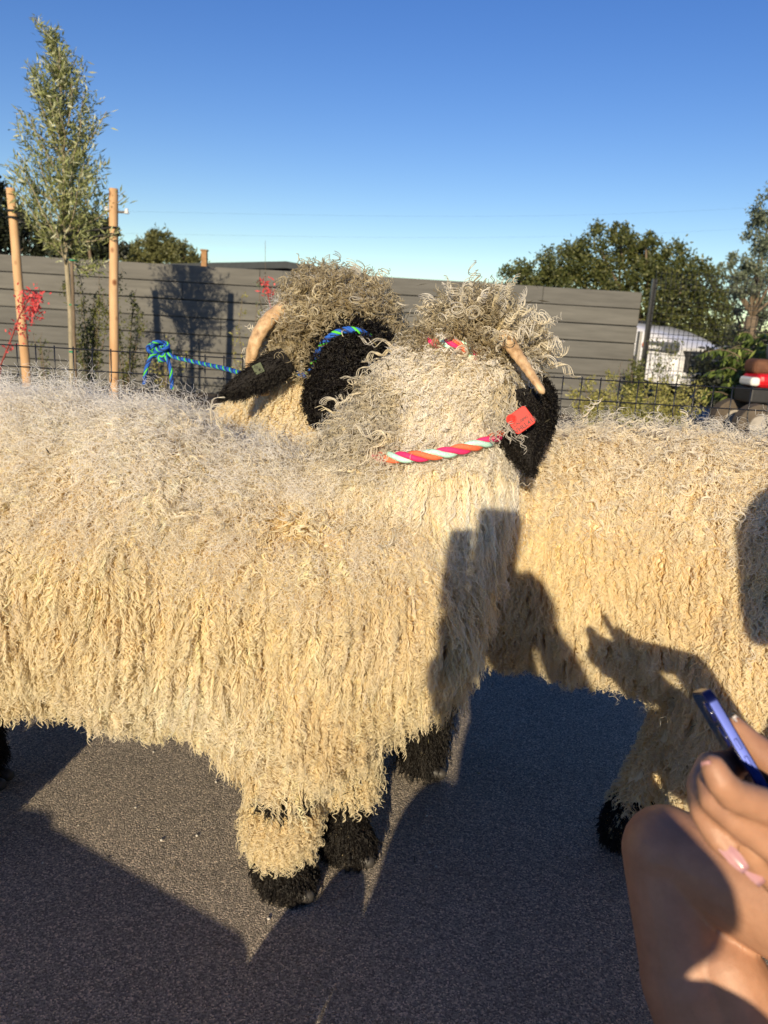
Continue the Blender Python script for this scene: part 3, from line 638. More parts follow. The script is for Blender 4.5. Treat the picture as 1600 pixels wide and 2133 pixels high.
# red yard tractor at the right edge
def tractor():
    O = pt(1585, 800, 8.3); O[2] = 0; t = thing('red_tractor', 'small red tractor with dark seat parked at the right picture edge', 'tractor', tuple(O))
    def bx(name, c, s, m, par=t, bev=.02): mb = MB(); mb.box(np.array(c) + O, s); return mb.obj(name, m, par, False, bev)
    bx('hood', (.12, 0, .67), (.52, .42, .15), 'red_paint', t, .068); bx('headlamp', (-.17, -.1, .66), (.10, .30, .09), 'lamp', t, .03)
    bx('engine_cover', (-.02, .05, .81), (.24, .30, .16), 'rust', t, .06); bx('chassis', (.12, 0, .52), (.6, .4, .16), 'black_plastic')
    s = bx('seat', (.2, .1, .84), (.22, .26, .08), 'black_plastic'); mb = MB(); mb.ell(O + np.array((.13, .1, 1.0)), (.07, .12, .17)); mb.obj('seat_back', 'grey_plastic', s)
    mb = MB(); mb.ell(O + np.array((.23, -.05, .98)), (.035, .05, .13)); mb.obj('mirror', 'glass', t)
    for x, y, r in [(-.12, -.3, .22), (.35, -.33, .33), (-.12, .3, .22), (.35, .33, .33)]:
        c = O + np.array((x, y, r)); mb = MB(); mb.tube([c + np.array((0, d, 0)) for d in (-.09, -.08, .08, .09)], [r * .8, r, r, r * .8], 28); wl = mb.obj('wheel', 'tyre', t, False)
        MB().tube([c + np.array((0, -.10, 0)), c + np.array((0, .0, 0))], [r * .5, r * .55], 20).obj('hub', 'concrete', wl, False)
tractor()

# ------------------------------------------------------------------ sheep
def bvh_of(me): 
    bm = bmesh.new(); bm.from_mesh(me); b = BVHTree.FromBMesh(bm); bm.free(); return b
def hit(bvh, px, py, off, fallback=1.3):
    d = Vector(pt(px, py, 1.0) - CAMP).normalized(); h = bvh.ray_cast(Vector(CAMP), d)
    p = h[0] if h[0] is not None else Vector(pt(px, py, fallback)); return np.array(p - d * off)

def hay(name, P, parent, n=90, L=0.016):
    i = rng.integers(0, len(P), n); p = P[i]
    Q = leaf_quads(p, unit(rng.normal(0, 1, (n, 3)) * np.array([1, .4, 1])), L, 0.0020)
    o = quads(name, Q, ['straw'], parent); o['kind'] = 'stuff'; return o

def horn(name, pts, r0_, r1_, parent, ridges=10):
    P = np.array(pts); k = 60; s = np.linspace(0, len(P) - 1, k)
    Q = np.stack([np.interp(s, np.arange(len(P)), P[:, c]) for c in range(3)], 1)
    for _ in range(60): Q[1:-1] = (Q[:-2] + Q[2:] + 2 * Q[1:-1]) / 4
    t_ = np.linspace(0, 1, k); rr = (r0_ + (r1_ - r0_) * t_) * (1 + 0.05 * np.sin(t_ * ridges * 6.283)); rr[-2:] *= (0.75, 0.4)
    return MB().tube(Q, rr, 16, flat=0.75).obj(name, 'horn', parent)

def face_away(P, N):   # fewer locks where nobody stands
    return np.where(N[:, 1] > 0.35, 0.35, 1.0)

# ---- sheep A, foreground
RA = thing('blacknose_sheep', 'foremost shaggy cream sheep with head turned away, coral ear tag and pink and mint halter', 'sheep', (-0.35, 1.32, 0), 'blacknose sheep')
mb = MB()
for x, y, z, rx, ry, rz in [(-1.0, 1.38, .60, .22, .20, .23), (-.8, 1.36, .595, .24, .215, .235), (-.6, 1.35, .585, .24, .22, .245), (-.42, 1.33, .575, .22, .22, .245), (-.24, 1.32, .54, .20, .215, .225), (-.08, 1.30, .53, .18, .20, .215), (.02, 1.29, .57, .150, .175, .19), (-.13, 1.24, .42, .15, .14, .13)]:
    mb.ell((x, y, z), (rx, ry, rz))
mb.limb((-.02, 1.31, .60), .155, (.085, 1.31, .80), .125)
mb.limb((.06, 1.30, .70), .13, (.115, 1.31, .90), .105)
mb.ell((.130, 1.31, .920), (.092, .11, .092)); mb.limb((.14, 1.34, .94), .08, (.215, 1.52, .88), .05)
for (x0, y0, z0, x1, y1, z1) in [(-.13, 1.20, .42, -.150, 1.20, .05), (-.06, 1.36, .45, -.045, 1.30, .07)]:
    mb.limb((x0, y0, z0), .085, ((x0 + x1) / 2 - .005, (y0 + y1) / 2, .24), .04); mb.limb(((x0 + x1) / 2 - .005, (y0 + y1) / 2, .24), .036, (x1, y1, .15), .040)
    mb.limb((x1, y1, .20), .034, (x1, y1, .05), .034); mb.limb((x1, y1, .05), .040, (x1 + .02, y1 - .01, .035), .038)
for y0, x0 in ((1.24, -.84), (1.46, -.88)):
    mb.limb((x0, y0, .5), .09, (x0 + .03, y0, .30), .05); mb.limb((x0 + .03, y0, .30), .04, (x0 + .06, y0, .06), .035)
meA = vox(mb, 0.010, 8); bodyA = link('body', meA.copy(), RA, ['wool_skin']); bvA = bvh_of(meA)

def sheep_tint(P, N, dirt=0.0):
    z = fnoise(P, 9); z2 = fnoise(P, 40); r = rng.normal(0, 1, len(P))
    c = lerp(CREAM, TAN, 0.10 + 0.26 * z + 0.12 * z2 + 0.10 * r)
    c = lerp(c, PALE, 0.15 + 0.35 * fnoise(P, 6.3) + 0.12 * r)
    c = lerp(c, np.array([.92, .88, .80]), np.clip((P[:, 2] - 0.66) / 0.14, 0, 1) * 0.85)  # paler up the back: sky light and sun rim put into the tint
    return np.clip(c * (1 + 0.08 * rng.normal(0, 1, (len(P), 1))), 0.01, 0.92)

G = np.array([0, 0, -1.0])
def fleece(name, me, parent, n, sel, dens=None, tintf=None, **kw):
    P, N = roots(me, n, lambda c, nn: (sel(c, nn) * (dens(c, nn) if dens is not None else 1.0)) + 1e-12)
    k = sel(P, N) > 0; P, N = P[k], N[k]
    p = {q: (v(P, N) if callable(v) else v) for q, v in kw.items()}
    S, R = grow(P, N, **p)
    kids = p.get('kids', 4); T = np.tile(tintf(P, N), (kids, 1)) * (1 + 0.04 * rng.normal(0, 1, (len(S), 1)))
    return S, R, T
def merge(name, L, parent, m='wool'):
    k = max(s.shape[1] for s, _, _ in L); S = []; R = []; T = []
    for s, r, t_ in L:
        hair(name, s, r, t_, parent, m)

hcA = np.array([.132, 1.31, .925])
def is_head(P): return (np.linalg.norm((P - hcA) * np.array([1, .8, 1]), axis=1) < 0.165) & (P[:, 2] > .81)
def selA_body(P, N):
    return ((P[:, 2] > .27) & ~is_head(P) & ~((P[:, 1] > 1.42) & (P[:, 2] > .8) & (P[:, 0] > .05))).astype(float)
def flow_body(P, N):
    topness = np.clip((N[:, 2] - 0.35) / 0.5, 0, 1)[:, None]
    down = tang(G, N); side = np.where(N[:, 2:3] < -0.1, G, down)
    comb = tang(np.stack([fnoise(P, 7) * 1.2, -0.5 + fnoise(P + 3, 8), 0.5 * fnoise(P + 9, 8)], 1) + N * .2, N)
    sw = np.stack([0.30 * fnoise(P, 5), 0 * P[:, 0], 0 * P[:, 0]], 1)
    return unit(side * (1 - topness * .85) + comb * topness * 1.1 + sw)
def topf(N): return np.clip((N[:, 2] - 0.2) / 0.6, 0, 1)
L_A = []
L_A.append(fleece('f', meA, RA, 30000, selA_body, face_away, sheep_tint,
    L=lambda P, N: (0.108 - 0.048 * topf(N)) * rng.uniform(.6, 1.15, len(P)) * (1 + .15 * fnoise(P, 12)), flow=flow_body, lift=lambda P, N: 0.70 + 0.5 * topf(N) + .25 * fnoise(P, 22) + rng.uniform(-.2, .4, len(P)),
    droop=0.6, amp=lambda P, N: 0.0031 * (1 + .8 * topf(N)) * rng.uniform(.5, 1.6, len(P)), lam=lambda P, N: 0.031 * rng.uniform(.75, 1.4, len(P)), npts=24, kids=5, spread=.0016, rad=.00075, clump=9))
# fine halo fuzz, whitened on top to put sky light into the colour
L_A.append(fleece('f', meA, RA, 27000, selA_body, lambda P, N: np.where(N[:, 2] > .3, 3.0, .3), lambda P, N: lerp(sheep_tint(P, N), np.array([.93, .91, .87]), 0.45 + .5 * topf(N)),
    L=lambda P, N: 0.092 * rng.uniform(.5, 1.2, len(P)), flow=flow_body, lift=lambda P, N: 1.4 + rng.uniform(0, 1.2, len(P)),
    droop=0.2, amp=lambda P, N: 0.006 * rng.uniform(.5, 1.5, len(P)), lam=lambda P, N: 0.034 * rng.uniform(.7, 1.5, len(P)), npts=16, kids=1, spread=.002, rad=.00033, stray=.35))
# skirts hanging from belly and shoulder
def selskirt(P, N): return ((P[:, 2] < .46) & (P[:, 2] > .27) & (P[:, 0] > -1.1) & (P[:, 1] < 1.4)).astype(float)
L_A.append(fleece('f', meA, RA, 4200, selskirt, None, sheep_tint, L=lambda P, N: 0.085 * rng.uniform(.7, 1.2, len(P)), flow=lambda P, N: unit(G + N * .35), lift=.5, droop=1.0,
    amp=lambda P, N: 0.0048 * rng.uniform(.7, 1.5, len(P)), lam=lambda P, N: 0.026 * rng.uniform(.75, 1.3, len(P)), npts=24, kids=4, spread=.0026, rad=.0008, clump=7))
# leg wool puffs
def puff(me, foot, zlo, zhi, n, ln=0.055, rr=.12):
    sel = lambda P, N: ((np.linalg.norm(P[:, :2] - np.array(foot), axis=1) < rr) & (P[:, 2] > zlo) & (P[:, 2] < zhi)).astype(float)
    return fleece('f', me, None, n, sel, None, lambda P, N: lerp(sheep_tint(P, N), CREAM, .5 + 0 * P[:, 0]), L=lambda P, N: ln * rng.uniform(.7, 1.2, len(P)), flow=lambda P, N: unit(G + N * .75), lift=1.0, droop=.9,
        amp=lambda P, N: 0.004 * rng.uniform(.6, 1.4, len(P)), lam=lambda P, N: 0.022 * rng.uniform(.8, 1.3, len(P)), npts=20, kids=4, spread=.0022, rad=.0007)
L_A.append(puff(meA, (-.150, 1.20), .115, .185, 1500, .058, .07)); L_A.append(puff(meA, (-.045, 1.30), .16, .30, 1000, .065, .07))
for s, r, t_ in L_A: hair('fleece', s, r, t_, RA, 'wool')
LEGT = lambda P, N: np.tile(DARK, (len(P), 1)) * rng.uniform(.5, 1.8, (len(P), 1))
def blackfur(me, parent, sel, n, ln=0.022, flow=None, amp=.002, nm='black_fur', rad=.0006, lift=.9):
    s, r, t_ = fleece('f', me, parent, n, sel, None, LEGT, L=lambda P, N: ln * rng.uniform(.6, 1.3, len(P)), flow=flow or (lambda P, N: unit(G + N * .5)), lift=lift, droop=.4, amp=amp, lam=.014, npts=10, kids=3, spread=.0018, rad=rad)
    return hair(nm, s, r, t_, parent, 'black_hair')
for foot in ((-.150, 1.20), (-.045, 1.30)):
    blackfur(meA, RA, lambda P, N: ((np.linalg.norm(P[:, :2] - np.array(foot), axis=1) < .09) & (P[:, 2] > .015) & (P[:, 2] < .245)).astype(float), 4500, .032)
blackfur(meA, RA, lambda P, N: ((P[:, 0] < -.7) & (P[:, 2] > .01) & (P[:, 2] < .26)).astype(float), 3500, .03)
def hooves(parent, feet):
    for x, y in feet:
        for s in (-1, 1):
            mb = MB(); mb.limb((x + .012, y + s * .016 - .008, .018), .018, (x + .045, y + s * .018 - .012, .014), .013, 12); mb.obj('hoof', 'hoof', parent)
hooves(RA, [(-.14, 1.19), (-.035, 1.29), (-.78, 1.24), (-.82, 1.46)])

# head wool of A: white combed cheek, dirty curly top-knot
def selcheek(P, N): return (is_head(P) & (P[:, 2] < .975) & (P[:, 0] < .20)).astype(float)
def ct(P, N):
    c = lerp(np.array([.92, .88, .80]), CREAM, .08 + .3 * fnoise(P, 14)); return lerp(c, OLIVE, (.02 - P[:, 0]) * 6 + (P[:, 2] - .955) * 14 + .15 * fnoise(P, 30)) * (1 + .08 * rng.normal(0, 1, (len(P), 1)))
hA = [fleece('f', meA, RA, 5000, selcheek, None, ct, L=lambda P, N: .055 * rng.uniform(.6, 1.3, len(P)), flow=lambda P, N: tang(np.array([-.75, 0, -.75]), N), lift=.8, droop=.3,
    amp=.0035, lam=.022, npts=18, kids=3, spread=.002, rad=.0007, stray=.25)]
hA.append(fleece('f', meA, RA, 7000, lambda P, N: (selcheek(P, N) * (P[:, 0] > .0)), None, lambda P, N: np.tile(np.array([.92, .88, .80]), (len(P), 1)) * rng.uniform(.8, 1.03, (len(P), 1)), L=lambda P, N: .052 * rng.uniform(.5, 1.3, len(P)), flow=lambda P, N: tang(np.array([-.6, 0, -.8]), N) + rng.normal(0, .2, P.shape), lift=1.3, droop=.3,
    amp=.0035, lam=.024, npts=18, kids=2, spread=.002, rad=.0005, stray=.35))
def selknot(P, N): return (is_head(P) & (P[:, 2] > .955)).astype(float)
ot = lambda P, N: lerp(OLIVE, CREAM, .22 + .38 * rng.normal(0, 1, len(P)) + .2 * fnoise(P, 20)) * rng.uniform(.6, 1.0, (len(P), 1))
hA.append(fleece('f', meA, RA, 3200, selknot, None, ot, L=lambda P, N: .060 * rng.uniform(.3, 1.7, len(P)) * np.where(P[:, 0] < .09, .55, 1) * np.where(N[:, 2] > .6, .8, 1) * np.where(N[:, 0] > .5, .7, 1), flow=lambda P, N: unit(unit(P - hcA + np.array([0, 0, .05])) + rng.normal(0, .28, P.shape)), lift=1.2, droop=.5,
    amp=lambda P, N: .006 * rng.uniform(.4, 1.6, len(P)), lam=lambda P, N: .034 * rng.uniform(.6, 1.4, len(P)), npts=24, kids=2, spread=.0025, rad=.00075, stray=.25))
def selfore(P, N): return (is_head(P) & (P[:, 0] > .15) & (P[:, 2] > .86)).astype(float)
hA.append(fleece('f', meA, RA, 1400, selfore, None, ot, L=lambda P, N: .042 * rng.uniform(.5, 1.2, len(P)), flow=lambda P, N: unit(np.array([.25, -.35, -.75]) + .6 * N + rng.normal(0, .25, P.shape)), lift=1.3, droop=.6,
    amp=.006, lam=.03, npts=22, kids=2, spread=.0025, rad=.00075, stray=.25))
def selnape(P, N): return ((P[:, 2] > .78) & (P[:, 2] < .93) & (P[:, 0] < .035) & (P[:, 0] > -.12) & (N[:, 0] < .3)).astype(float)
hA.append(fleece('f', meA, RA, 1700, selnape, None, lambda P, N: lerp(ot(P, N), PALE, .55 + .3 * fnoise(P, 20)), L=lambda P, N: .065 * rng.uniform(.5, 1.2, len(P)), flow=lambda P, N: unit(np.array([-.8, -.3, -.45]) + .5 * N), lift=1.2, droop=.4,
    amp=.005, lam=.03, npts=22, kids=3, spread=.0025, rad=.00075, stray=.25))
def bold(me, parent, sel, c0, n, L, flow=None):
    return fleece('f', me, parent, n, sel, lambda P, N: np.where(N[:, 1] > .4, .2, 1.), lambda P, N: lerp(PALE, CREAM, rng.uniform(0, 1, len(P))) * rng.uniform(.7, 1.05, (len(P), 1)), L=lambda P, N: L * rng.uniform(.5, 1.4, len(P)),
        flow=flow or (lambda P, N: unit(unit(P - c0 + np.array([0, 0, .02])) + rng.normal(0, .45, P.shape))), lift=1.3, droop=.7, amp=lambda P, N: .0065 * rng.uniform(.3, 1.5, len(P)), lam=lambda P, N: .042 * rng.uniform(.5, 1.4, len(P)), npts=30, kids=5, spread=.0018, rad=.0009, stray=.3)
hA.append(bold(meA, RA, lambda P, N: (is_head(P) & (P[:, 2] > .95) & (P[:, 0] > .08)).astype(float), hcA, 190, .080))
hA.append(bold(meA, RA, lambda P, N: ((P[:, 2] > .68) & (P[:, 0] > -.35) & (P[:, 0] < .05) & (P[:, 1] < 1.4)).astype(float), hcA, 160, .085, lambda P, N: unit(np.array([-.8, -.3, -.3]) + .5 * N + rng.normal(0, .3, P.shape))))
for s, r, t_ in hA: hair('head_wool', s, r, t_, RA, 'wool')
horn('horn', [pt(1050, 700, 1.20), pt(1068, 725, 1.165), pt(1100, 770, 1.145), pt(1133, 820, 1.135)], .0135, .0055, RA)
horn('horn', [(.10, 1.40, 1.0), (.08, 1.46, .99), (.10, 1.5, .93), (.15, 1.52, .9)], .015, .006, RA)

def ear(name, base, tip, wid, thick, parent, nrm, n=5000, ln=.02, wavy=.002):
    base, tip = np.array(base, float), np.array(tip, float); a = unit(tip - base); nrm = np.array(nrm, float); nrm = unit(nrm - a * (nrm @ a)); s = np.cross(a, nrm)
    L = np.linalg.norm(tip - base); mb = MB(); V = []; K, J = 14, 14
    for i in range(K):
        u = i / (K - 1); wdt = wid * (0.62 + .5 * math.sin(math.pi * min(1, u ** .7 * .95 + .08)) ** 0.8) * (1 - .35 * u) * (1 - .8 * max(0, (u - .75) / .25) ** 2) * .9
        for j in range(J):
            th = 2 * math.pi * j / J; V.append(base + a * L * u + s * wdt / 2 * math.cos(th) + nrm * (thick * math.sin(th) - .35 * wdt * (math.cos(th) ** 2)))
    F = [(i * J + j, i * J + (j + 1) % J, (i + 1) * J + (j + 1) % J, (i + 1) * J + j) for i in range(K - 1) for j in range(J)] + [tuple(range(J - 1, -1, -1)), tuple((K - 1) * J + j for j in range(J))]
    mb.add(V, F); o = mb.obj(name, 'black_hide', parent); me = mb.mesh(); me.update()
    s_, r_, t_ = fleece('f', me, parent, n, lambda P, N: np.ones(len(P)), None, LEGT, L=lambda P, N: ln * rng.uniform(.5, 1.3, len(P)), flow=lambda P, N: unit(a + rng.normal(0, .1, P.shape)), lift=.7, droop=.3, amp=wavy, lam=.014, npts=10, kids=2, spread=.0015, rad=.0005, stray=.2)
    hair('ear_fur', s_, r_, t_, o, 'black_hair'); return o, a, nrm, s
earA, ea, en, es = ear('ear', pt(1066, 815, 1.185), pt(1104, 972, 1.165), .082, .008, RA, (-.1, -1, .1), 6500, .018, .003)
ear('ear', (.10, 1.42, .93), (.08, 1.50, .80), .07, .008, RA, (-.6, 1, 0), 1200)
# black face side behind the ear
mb = MB(); mb.ell(pt(1092, 850, 1.30), (.040, .06, .06)); mb.limb(pt(1088, 850, 1.33), .045, (.215, 1.50, .86), .042); mface = vox(mb, .008, 4)
fo = link('face_patch', mface.copy(), RA, ['black_hide'])
blackfur(mface, fo, lambda P, N: np.ones(len(P)), 4000, .024, lambda P, N: unit(N * .6 + G * .7), .003, 'face_fur')
# wisps of white wool hanging over the ear
P0 = np.array([hit(bvA, x, y, .02, 1.18) for x, y in zip(rng.uniform(1022, 1064, 70), rng.uniform(795, 850, 70))]); N0 = np.tile(np.array([0, -1.0, .1]), (70, 1))
P0[:, 1] = np.minimum(P0[:, 1], 1.15)
s, r = grow(P0, unit(N0), L=rng.uniform(.03, .075, 70), flow=np.tile(np.array([.12, -.1, -1.0]), (70, 1)), lift=.25, droop=.5, amp=.004, lam=.026, npts=22, kids=2, spread=.0012, rad=.0006, stray=.16)
hair('ear_wisps', s, r, np.tile(PALE, (len(s), 1)) * rng.uniform(.45, .95, (len(s), 1)), RA, 'wool')

# coral ear tag
def ear_tag():
    c = pt(1085, 875, 1.125); X = unit(pt(1109, 868, 1.125) - pt(1071, 895, 1.125)); Nn = unit(CAMP - c) + np.array([-.15, 0, 0]); Nn = unit(Nn - X * (Nn @ X)); Y = np.cross(Nn, X)
    R = np.stack([X, Y, Nn], 1); W_, H_ = .0335, .031
    o = MB().box(c, (W_, H_, .0018), R).obj('ear_tag', 'tag_red', earA, False)
    o.modifiers.new('b', 'BEVEL').width = .0008
    me = o.data; bm = bmesh.new(); bm.from_mesh(me)
    ed = [e for e in bm.edges if abs((e.verts[0].co - e.verts[1].co).normalized().dot(Vector(Nn))) > .9]
    bmesh.ops.bevel(bm, geom=ed, offset=.005, segments=5, affect='EDGES', profile=.5); bm.to_mesh(me); bm.free()
    b = c + Y * .009 - X * .0105 + Nn * .002
    th = np.linspace(0, 6.283, 25)
    mb = MB(); mb.tube([b + .0065 * (X * math.cos(a) + Y * math.sin(a)) for a in th], .0011, 6)
    mb.tube([b - Nn * .002, b + Nn * .0005], [.0062, .0062], 20); mb.ell(b, (.0022, .0022, .0022))
    for k in range(4):
        a = math.pi / 4 * k; d = X * math.cos(a) + Y * math.sin(a); mb.tube([b - d * .0062 + Nn * .001, b + d * .0062 + Nn * .001], .0007, 5)
    mb.obj('stud', 'tag_red', o)
    def text(s, size, off):
        p = c + Y * off + Nn * .0016 + X * .001
        letters(s, size, 'tag_dark', Matrix(((X[0], Y[0], Nn[0], p[0]), (X[1], Y[1], Nn[1], p[1]), (X[2], Y[2], Nn[2], p[2]), (0, 0, 0, 1))), o)
    text('CAL0890 1', .0064, -.0015); text('VHLL413', .0095, -.0100)
ear_tag()
PA, NA = roots(meA, 4000, lambda c, n: (n[:, 1] < -.1).astype(float) + 1e-9)
hay('hay_bits', PA + NA * .088, RA, 110, .020)
dm = is_head(PA); PB_, NB_ = roots(meA, 1500, lambda c, n: (is_head(c)).astype(float) + 1e-12); hay('hay_bits', PB_ + NB_ * .055, RA, 90, .018)

# rope halter of A
def twisted(name, path, R, r, mats, pitch, label=None, cat='rope', obj_parent=None):
    P = np.array(path); d = np.r_[0, np.cumsum(np.linalg.norm(np.diff(P, axis=0), axis=1))]; n = max(24, int(d[-1] / .0016)); s = np.linspace(0, d[-1], n)
    Q = np.stack([np.interp(s, d, P[:, c]) for c in range(3)], 1)
    for _ in range(30): Q[1:-1] = (Q[:-2] + Q[2:] + 2 * Q[1:-1]) / 4
    T = unit(np.gradient(Q, axis=0)); a = np.array([0, 1.0, 0]); X = unit(np.cross(T, a)); Y = np.cross(T, X)
    mb = MB(); k = len(mats)
    for j in range(k):
        mb.cur = j; ph = s / pitch * 6.283 + j * 6.283 / k
        mb.tube(Q + R * (X * np.cos(ph)[:, None] + Y * np.sin(ph)[:, None]), r, 8)
    o = mb.obj(name, mats, obj_parent)
    if label: tag(o, label, cat)
    return o
def on_wool(bv, pts, off): return [hit(bv, x, y, off) for x, y in pts]
pa = on_wool(bvA, [(846, 952), (880, 950), (930, 943), (980, 931), (1020, 919), (1040, 905)], .048)
hl = thing('rope_halter', 'pink, orange and mint twisted rope halter round the neck of the front sheep', 'halter', tuple(pa[0]))
pb = [pt(922, 716, 1.215), pt(945, 716, 1.19), pt(962, 720, 1.20), pt(976, 726, 1.20), pt(986, 740, 1.20)]
e1_ = [pa[0] + np.array([-.05, .05, -.012]), pa[0] + np.array([-.022, .012, -.004])]
RM = ['rope_pink', 'rope_mint', 'rope_orange']
twisted('throat_rope', e1_ + pa + [pa[-1] + np.array([.02, .05, .01])], .0047, .0045, RM, .066, obj_parent=hl)
twisted('crown_rope', [pb[0] + np.array([-.02, .03, 0])] + pb + [pb[-1] + np.array([.01, .03, -.015])], .0040, .0038, RM, .05, obj_parent=hl)

# ---- sheep B behind
RB = thing('blacknose_sheep', 'rearmost sheep with black face in a blue halter, curled horn and left-pointing black ear', 'sheep', (-.5, 1.9, 0), 'blacknose sheep')
mb = MB()
for x in (-1.0, -.8, -.6, -.42): mb.ell((x, 1.92, .55), (.22, .20, .20))
mb.limb((-.38, 1.90, .58), .15, (-.2, 1.80, .84), .11); mb.ell(pt(695, 685, 1.72), (.095, .10, .08)); mb.ell(pt(648, 725, 1.70), (.075, .085, .09)); mb.limb(pt(640, 760, 1.70), .075, pt(620, 900, 1.70), .085)
mb.ell(pt(725, 685, 1.72), (.070, .09, .06))
for x in (-.92, -.36):
    for y in (1.80, 2.02): mb.limb((x, y, .5), .08, (x, y, .2), .04); mb.limb((x, y, .2), .036, (x, y, .035), .036)
meB = vox(mb, .012, 6); link('body', meB.copy(), RB, ['wool_skin'])
fB = MB(); fB.ell(pt(736, 760, 1.62), (.084, .075, .085)); fB.ell(pt(722, 830, 1.59), (.07, .07, .06)); fB.limb(pt(736, 760, 1.62), .07, pt(743, 850, 1.51), .052)
meF = vox(fB, .008, 6); fo = link('face_patch', meF.copy(), RB, ['black_hide'])
hcB = pt(670, 700, 1.70)
bt = lambda P, N: lerp(OLIVE * 1.15, CREAM, .25 + .4 * rng.normal(0, 1, len(P)) + .25 * fnoise(P, 18)) * rng.uniform(.62, 1.0, (len(P), 1))
def selBk(P, N): return ((np.linalg.norm(P - hcB, axis=1) < .21) & (P[:, 2] > .92)).astype(float)
hB = [fleece('f', meB, RB, 6000, selBk, lambda P, N: np.where(N[:, 1] > .4, .4, 1.), bt, L=lambda P, N: .056 * rng.uniform(.3, 1.6, len(P)) * np.where(P[:, 0] < -.20, .6, 1), flow=lambda P, N: unit(N * .35 + unit(P - hcB) * .6 + np.array([.1, -.35, .0]) * (1.02 - P[:, 2:3]) * 8 + np.array([0, 0, -.45]) + rng.normal(0, .35, P.shape)), lift=1.0, droop=.5,
    amp=lambda P, N: .0075 * rng.uniform(.4, 1.6, len(P)), lam=lambda P, N: .036 * rng.uniform(.6, 1.4, len(P)), npts=26, kids=3, spread=.003, rad=.0009, stray=.3)]
hB.append(fleece('f', meB, RB, 5000, lambda P, N: selBk(P, N) * (N[:, 2] > .3), None, lambda P, N: np.tile(np.array([.85, .84, .82]), (len(P), 1)), L=lambda P, N: .060 * rng.uniform(.5, 1.2, len(P)), flow=lambda P, N: unit(N + rng.normal(0, .3, P.shape)), lift=1.0, droop=.1, amp=.004, lam=.04, npts=14, kids=1, spread=.002, rad=.0003, stray=.35))
hB.append(fleece('f', meB, RB, 3500, lambda P, N: ((P[:, 2] <= .93) & (P[:, 2] > .72) & (P[:, 0] > -.40)).astype(float), None, lambda P, N: lerp(sheep_tint(P, N), CREAM, .6 + 0 * P[:, 0]), L=lambda P, N: .055 * rng.uniform(.6, 1.2, len(P)), flow=lambda P, N: tang(G, N), lift=.8, droop=.5, amp=.004, lam=.024, npts=20, kids=4, spread=.0025, rad=.0008))
hB.append(bold(meB, RB, selBk, hcB, 260, .075, lambda P, N: unit(N * .5 + np.array([.1, -.3, -.7]) + rng.normal(0, .5, P.shape))))
for s, r, t_ in hB: hair('head_wool', s, r, t_, RB, 'wool')
s, r, t_ = fleece('f', meB, RB, 6000, lambda P, N: ((P[:, 2] <= .76) & (P[:, 2] > .28)).astype(float), None, sheep_tint, L=.085, flow=flow_body, lift=.9, droop=.6, amp=.004, lam=.026, npts=18, kids=3, spread=.004, rad=.0012)
hair('fleece', s, r, t_, RB, 'wool')
blackfur(meB, RB, lambda P, N: ((P[:, 2] < .25)).astype(float), 3000, .03)
blackfur(meF, fo, lambda P, N: np.ones(len(P)), 12000, .028, lambda P, N: unit(N * .5 + G * .5 + rng.normal(0, .4, P.shape)), .0045, 'face_fur', .0007)
hB2 = [pt(600, 640, 1.66), pt(564, 655, 1.62), pt(532, 700, 1.60), pt(520, 750, 1.61), pt(522, 790, 1.63), pt(540, 822, 1.62), pt(560, 815, 1.61)]
horn('horn', hB2, .021, .009, RB, 14)
earB, _, _, _ = ear('ear', pt(596, 740, 1.565), pt(468, 822, 1.54), .074, .009, RB, (-.25, -1, .3), 6500, .022, .001)
c = pt(538, 768, 1.545); Rt = np.array(Matrix.Rotation(math.radians(-28), 3, 'Y'))
tg = MB().box(c, (.020, .0016, .020), Rt).obj('ear_tag', 'tag_green', earB, False, .0006)
letters('VHD', .0095, 'ink', Matrix.Translation(Vector(c + np.array([0, -.0015, 0]))) @ Matrix.Rotation(math.radians(28), 4, 'Y') @ Matrix.Rotation(math.radians(90), 4, 'X'), tg)
hooves(RB, [(x, y) for x in (-.92, -.36) for y in (1.80, 2.02)])
PH, NH = roots(meB, 1500, lambda c, n: ((np.linalg.norm(c - hcB, axis=1) < .2) & (n[:, 1] < .2)).astype(float) + 1e-12); hay('hay_bits', PH + NH * .05, RB, 110, .016)
# blue halter and lead rope to the fence
BM = ['rope_blue', 'rope_navy', 'rope_blue', 'rope_green', 'rope_blue']
lr = thing('lead_rope', 'blue and green braided rope knotted to the wire fence, leading to the rear sheep', 'rope', tuple(pt(335, 745, 2.6)))
hp = [pt(640, 800, 1.60), pt(644, 780, 1.575), pt(656, 745, 1.555), pt(672, 715, 1.55), pt(695, 695, 1.545), pt(722, 686, 1.54), pt(750, 690, 1.54), pt(775, 705, 1.56)]
twisted('halter_loop', [q + np.array([0, .012, 0]) for q in hp], .0040, .0031, BM, .040, obj_parent=lr)
twisted('cheek_rope', [pt(600, 772, 1.62), pt(620, 776, 1.60), pt(640, 782, 1.58)], .0038, .0030, BM, .04, obj_parent=lr)
K = pt(335, 728, 2.58)
twisted('lead', [K + np.array([0, 0, .0]), pt(365, 745, 2.55), pt(420, 757, 2.35), pt(475, 769, 2.1), pt(540, 790, 1.85), pt(600, 800, 1.78)], .0036, .0030, BM, .065, obj_parent=lr)
def loop(c, rx, rz, ry, ph, n=24, k=.74):
    rx, rz, ry = rx * k, rz * k, ry * k
    return [c + np.array([rx * math.cos(a + ph), ry * math.sin(2 * a), rz * math.sin(a + ph)]) for a in np.linspace(0, 5.6, n)]
twisted('knot', loop(K + np.array([0, -.012, .0]), .034, .032, .018, 0) + loop(K + np.array([.012, -.01, -.008]), .026, .036, .022, 2), .0036, .0030, BM, .06, obj_parent=lr)
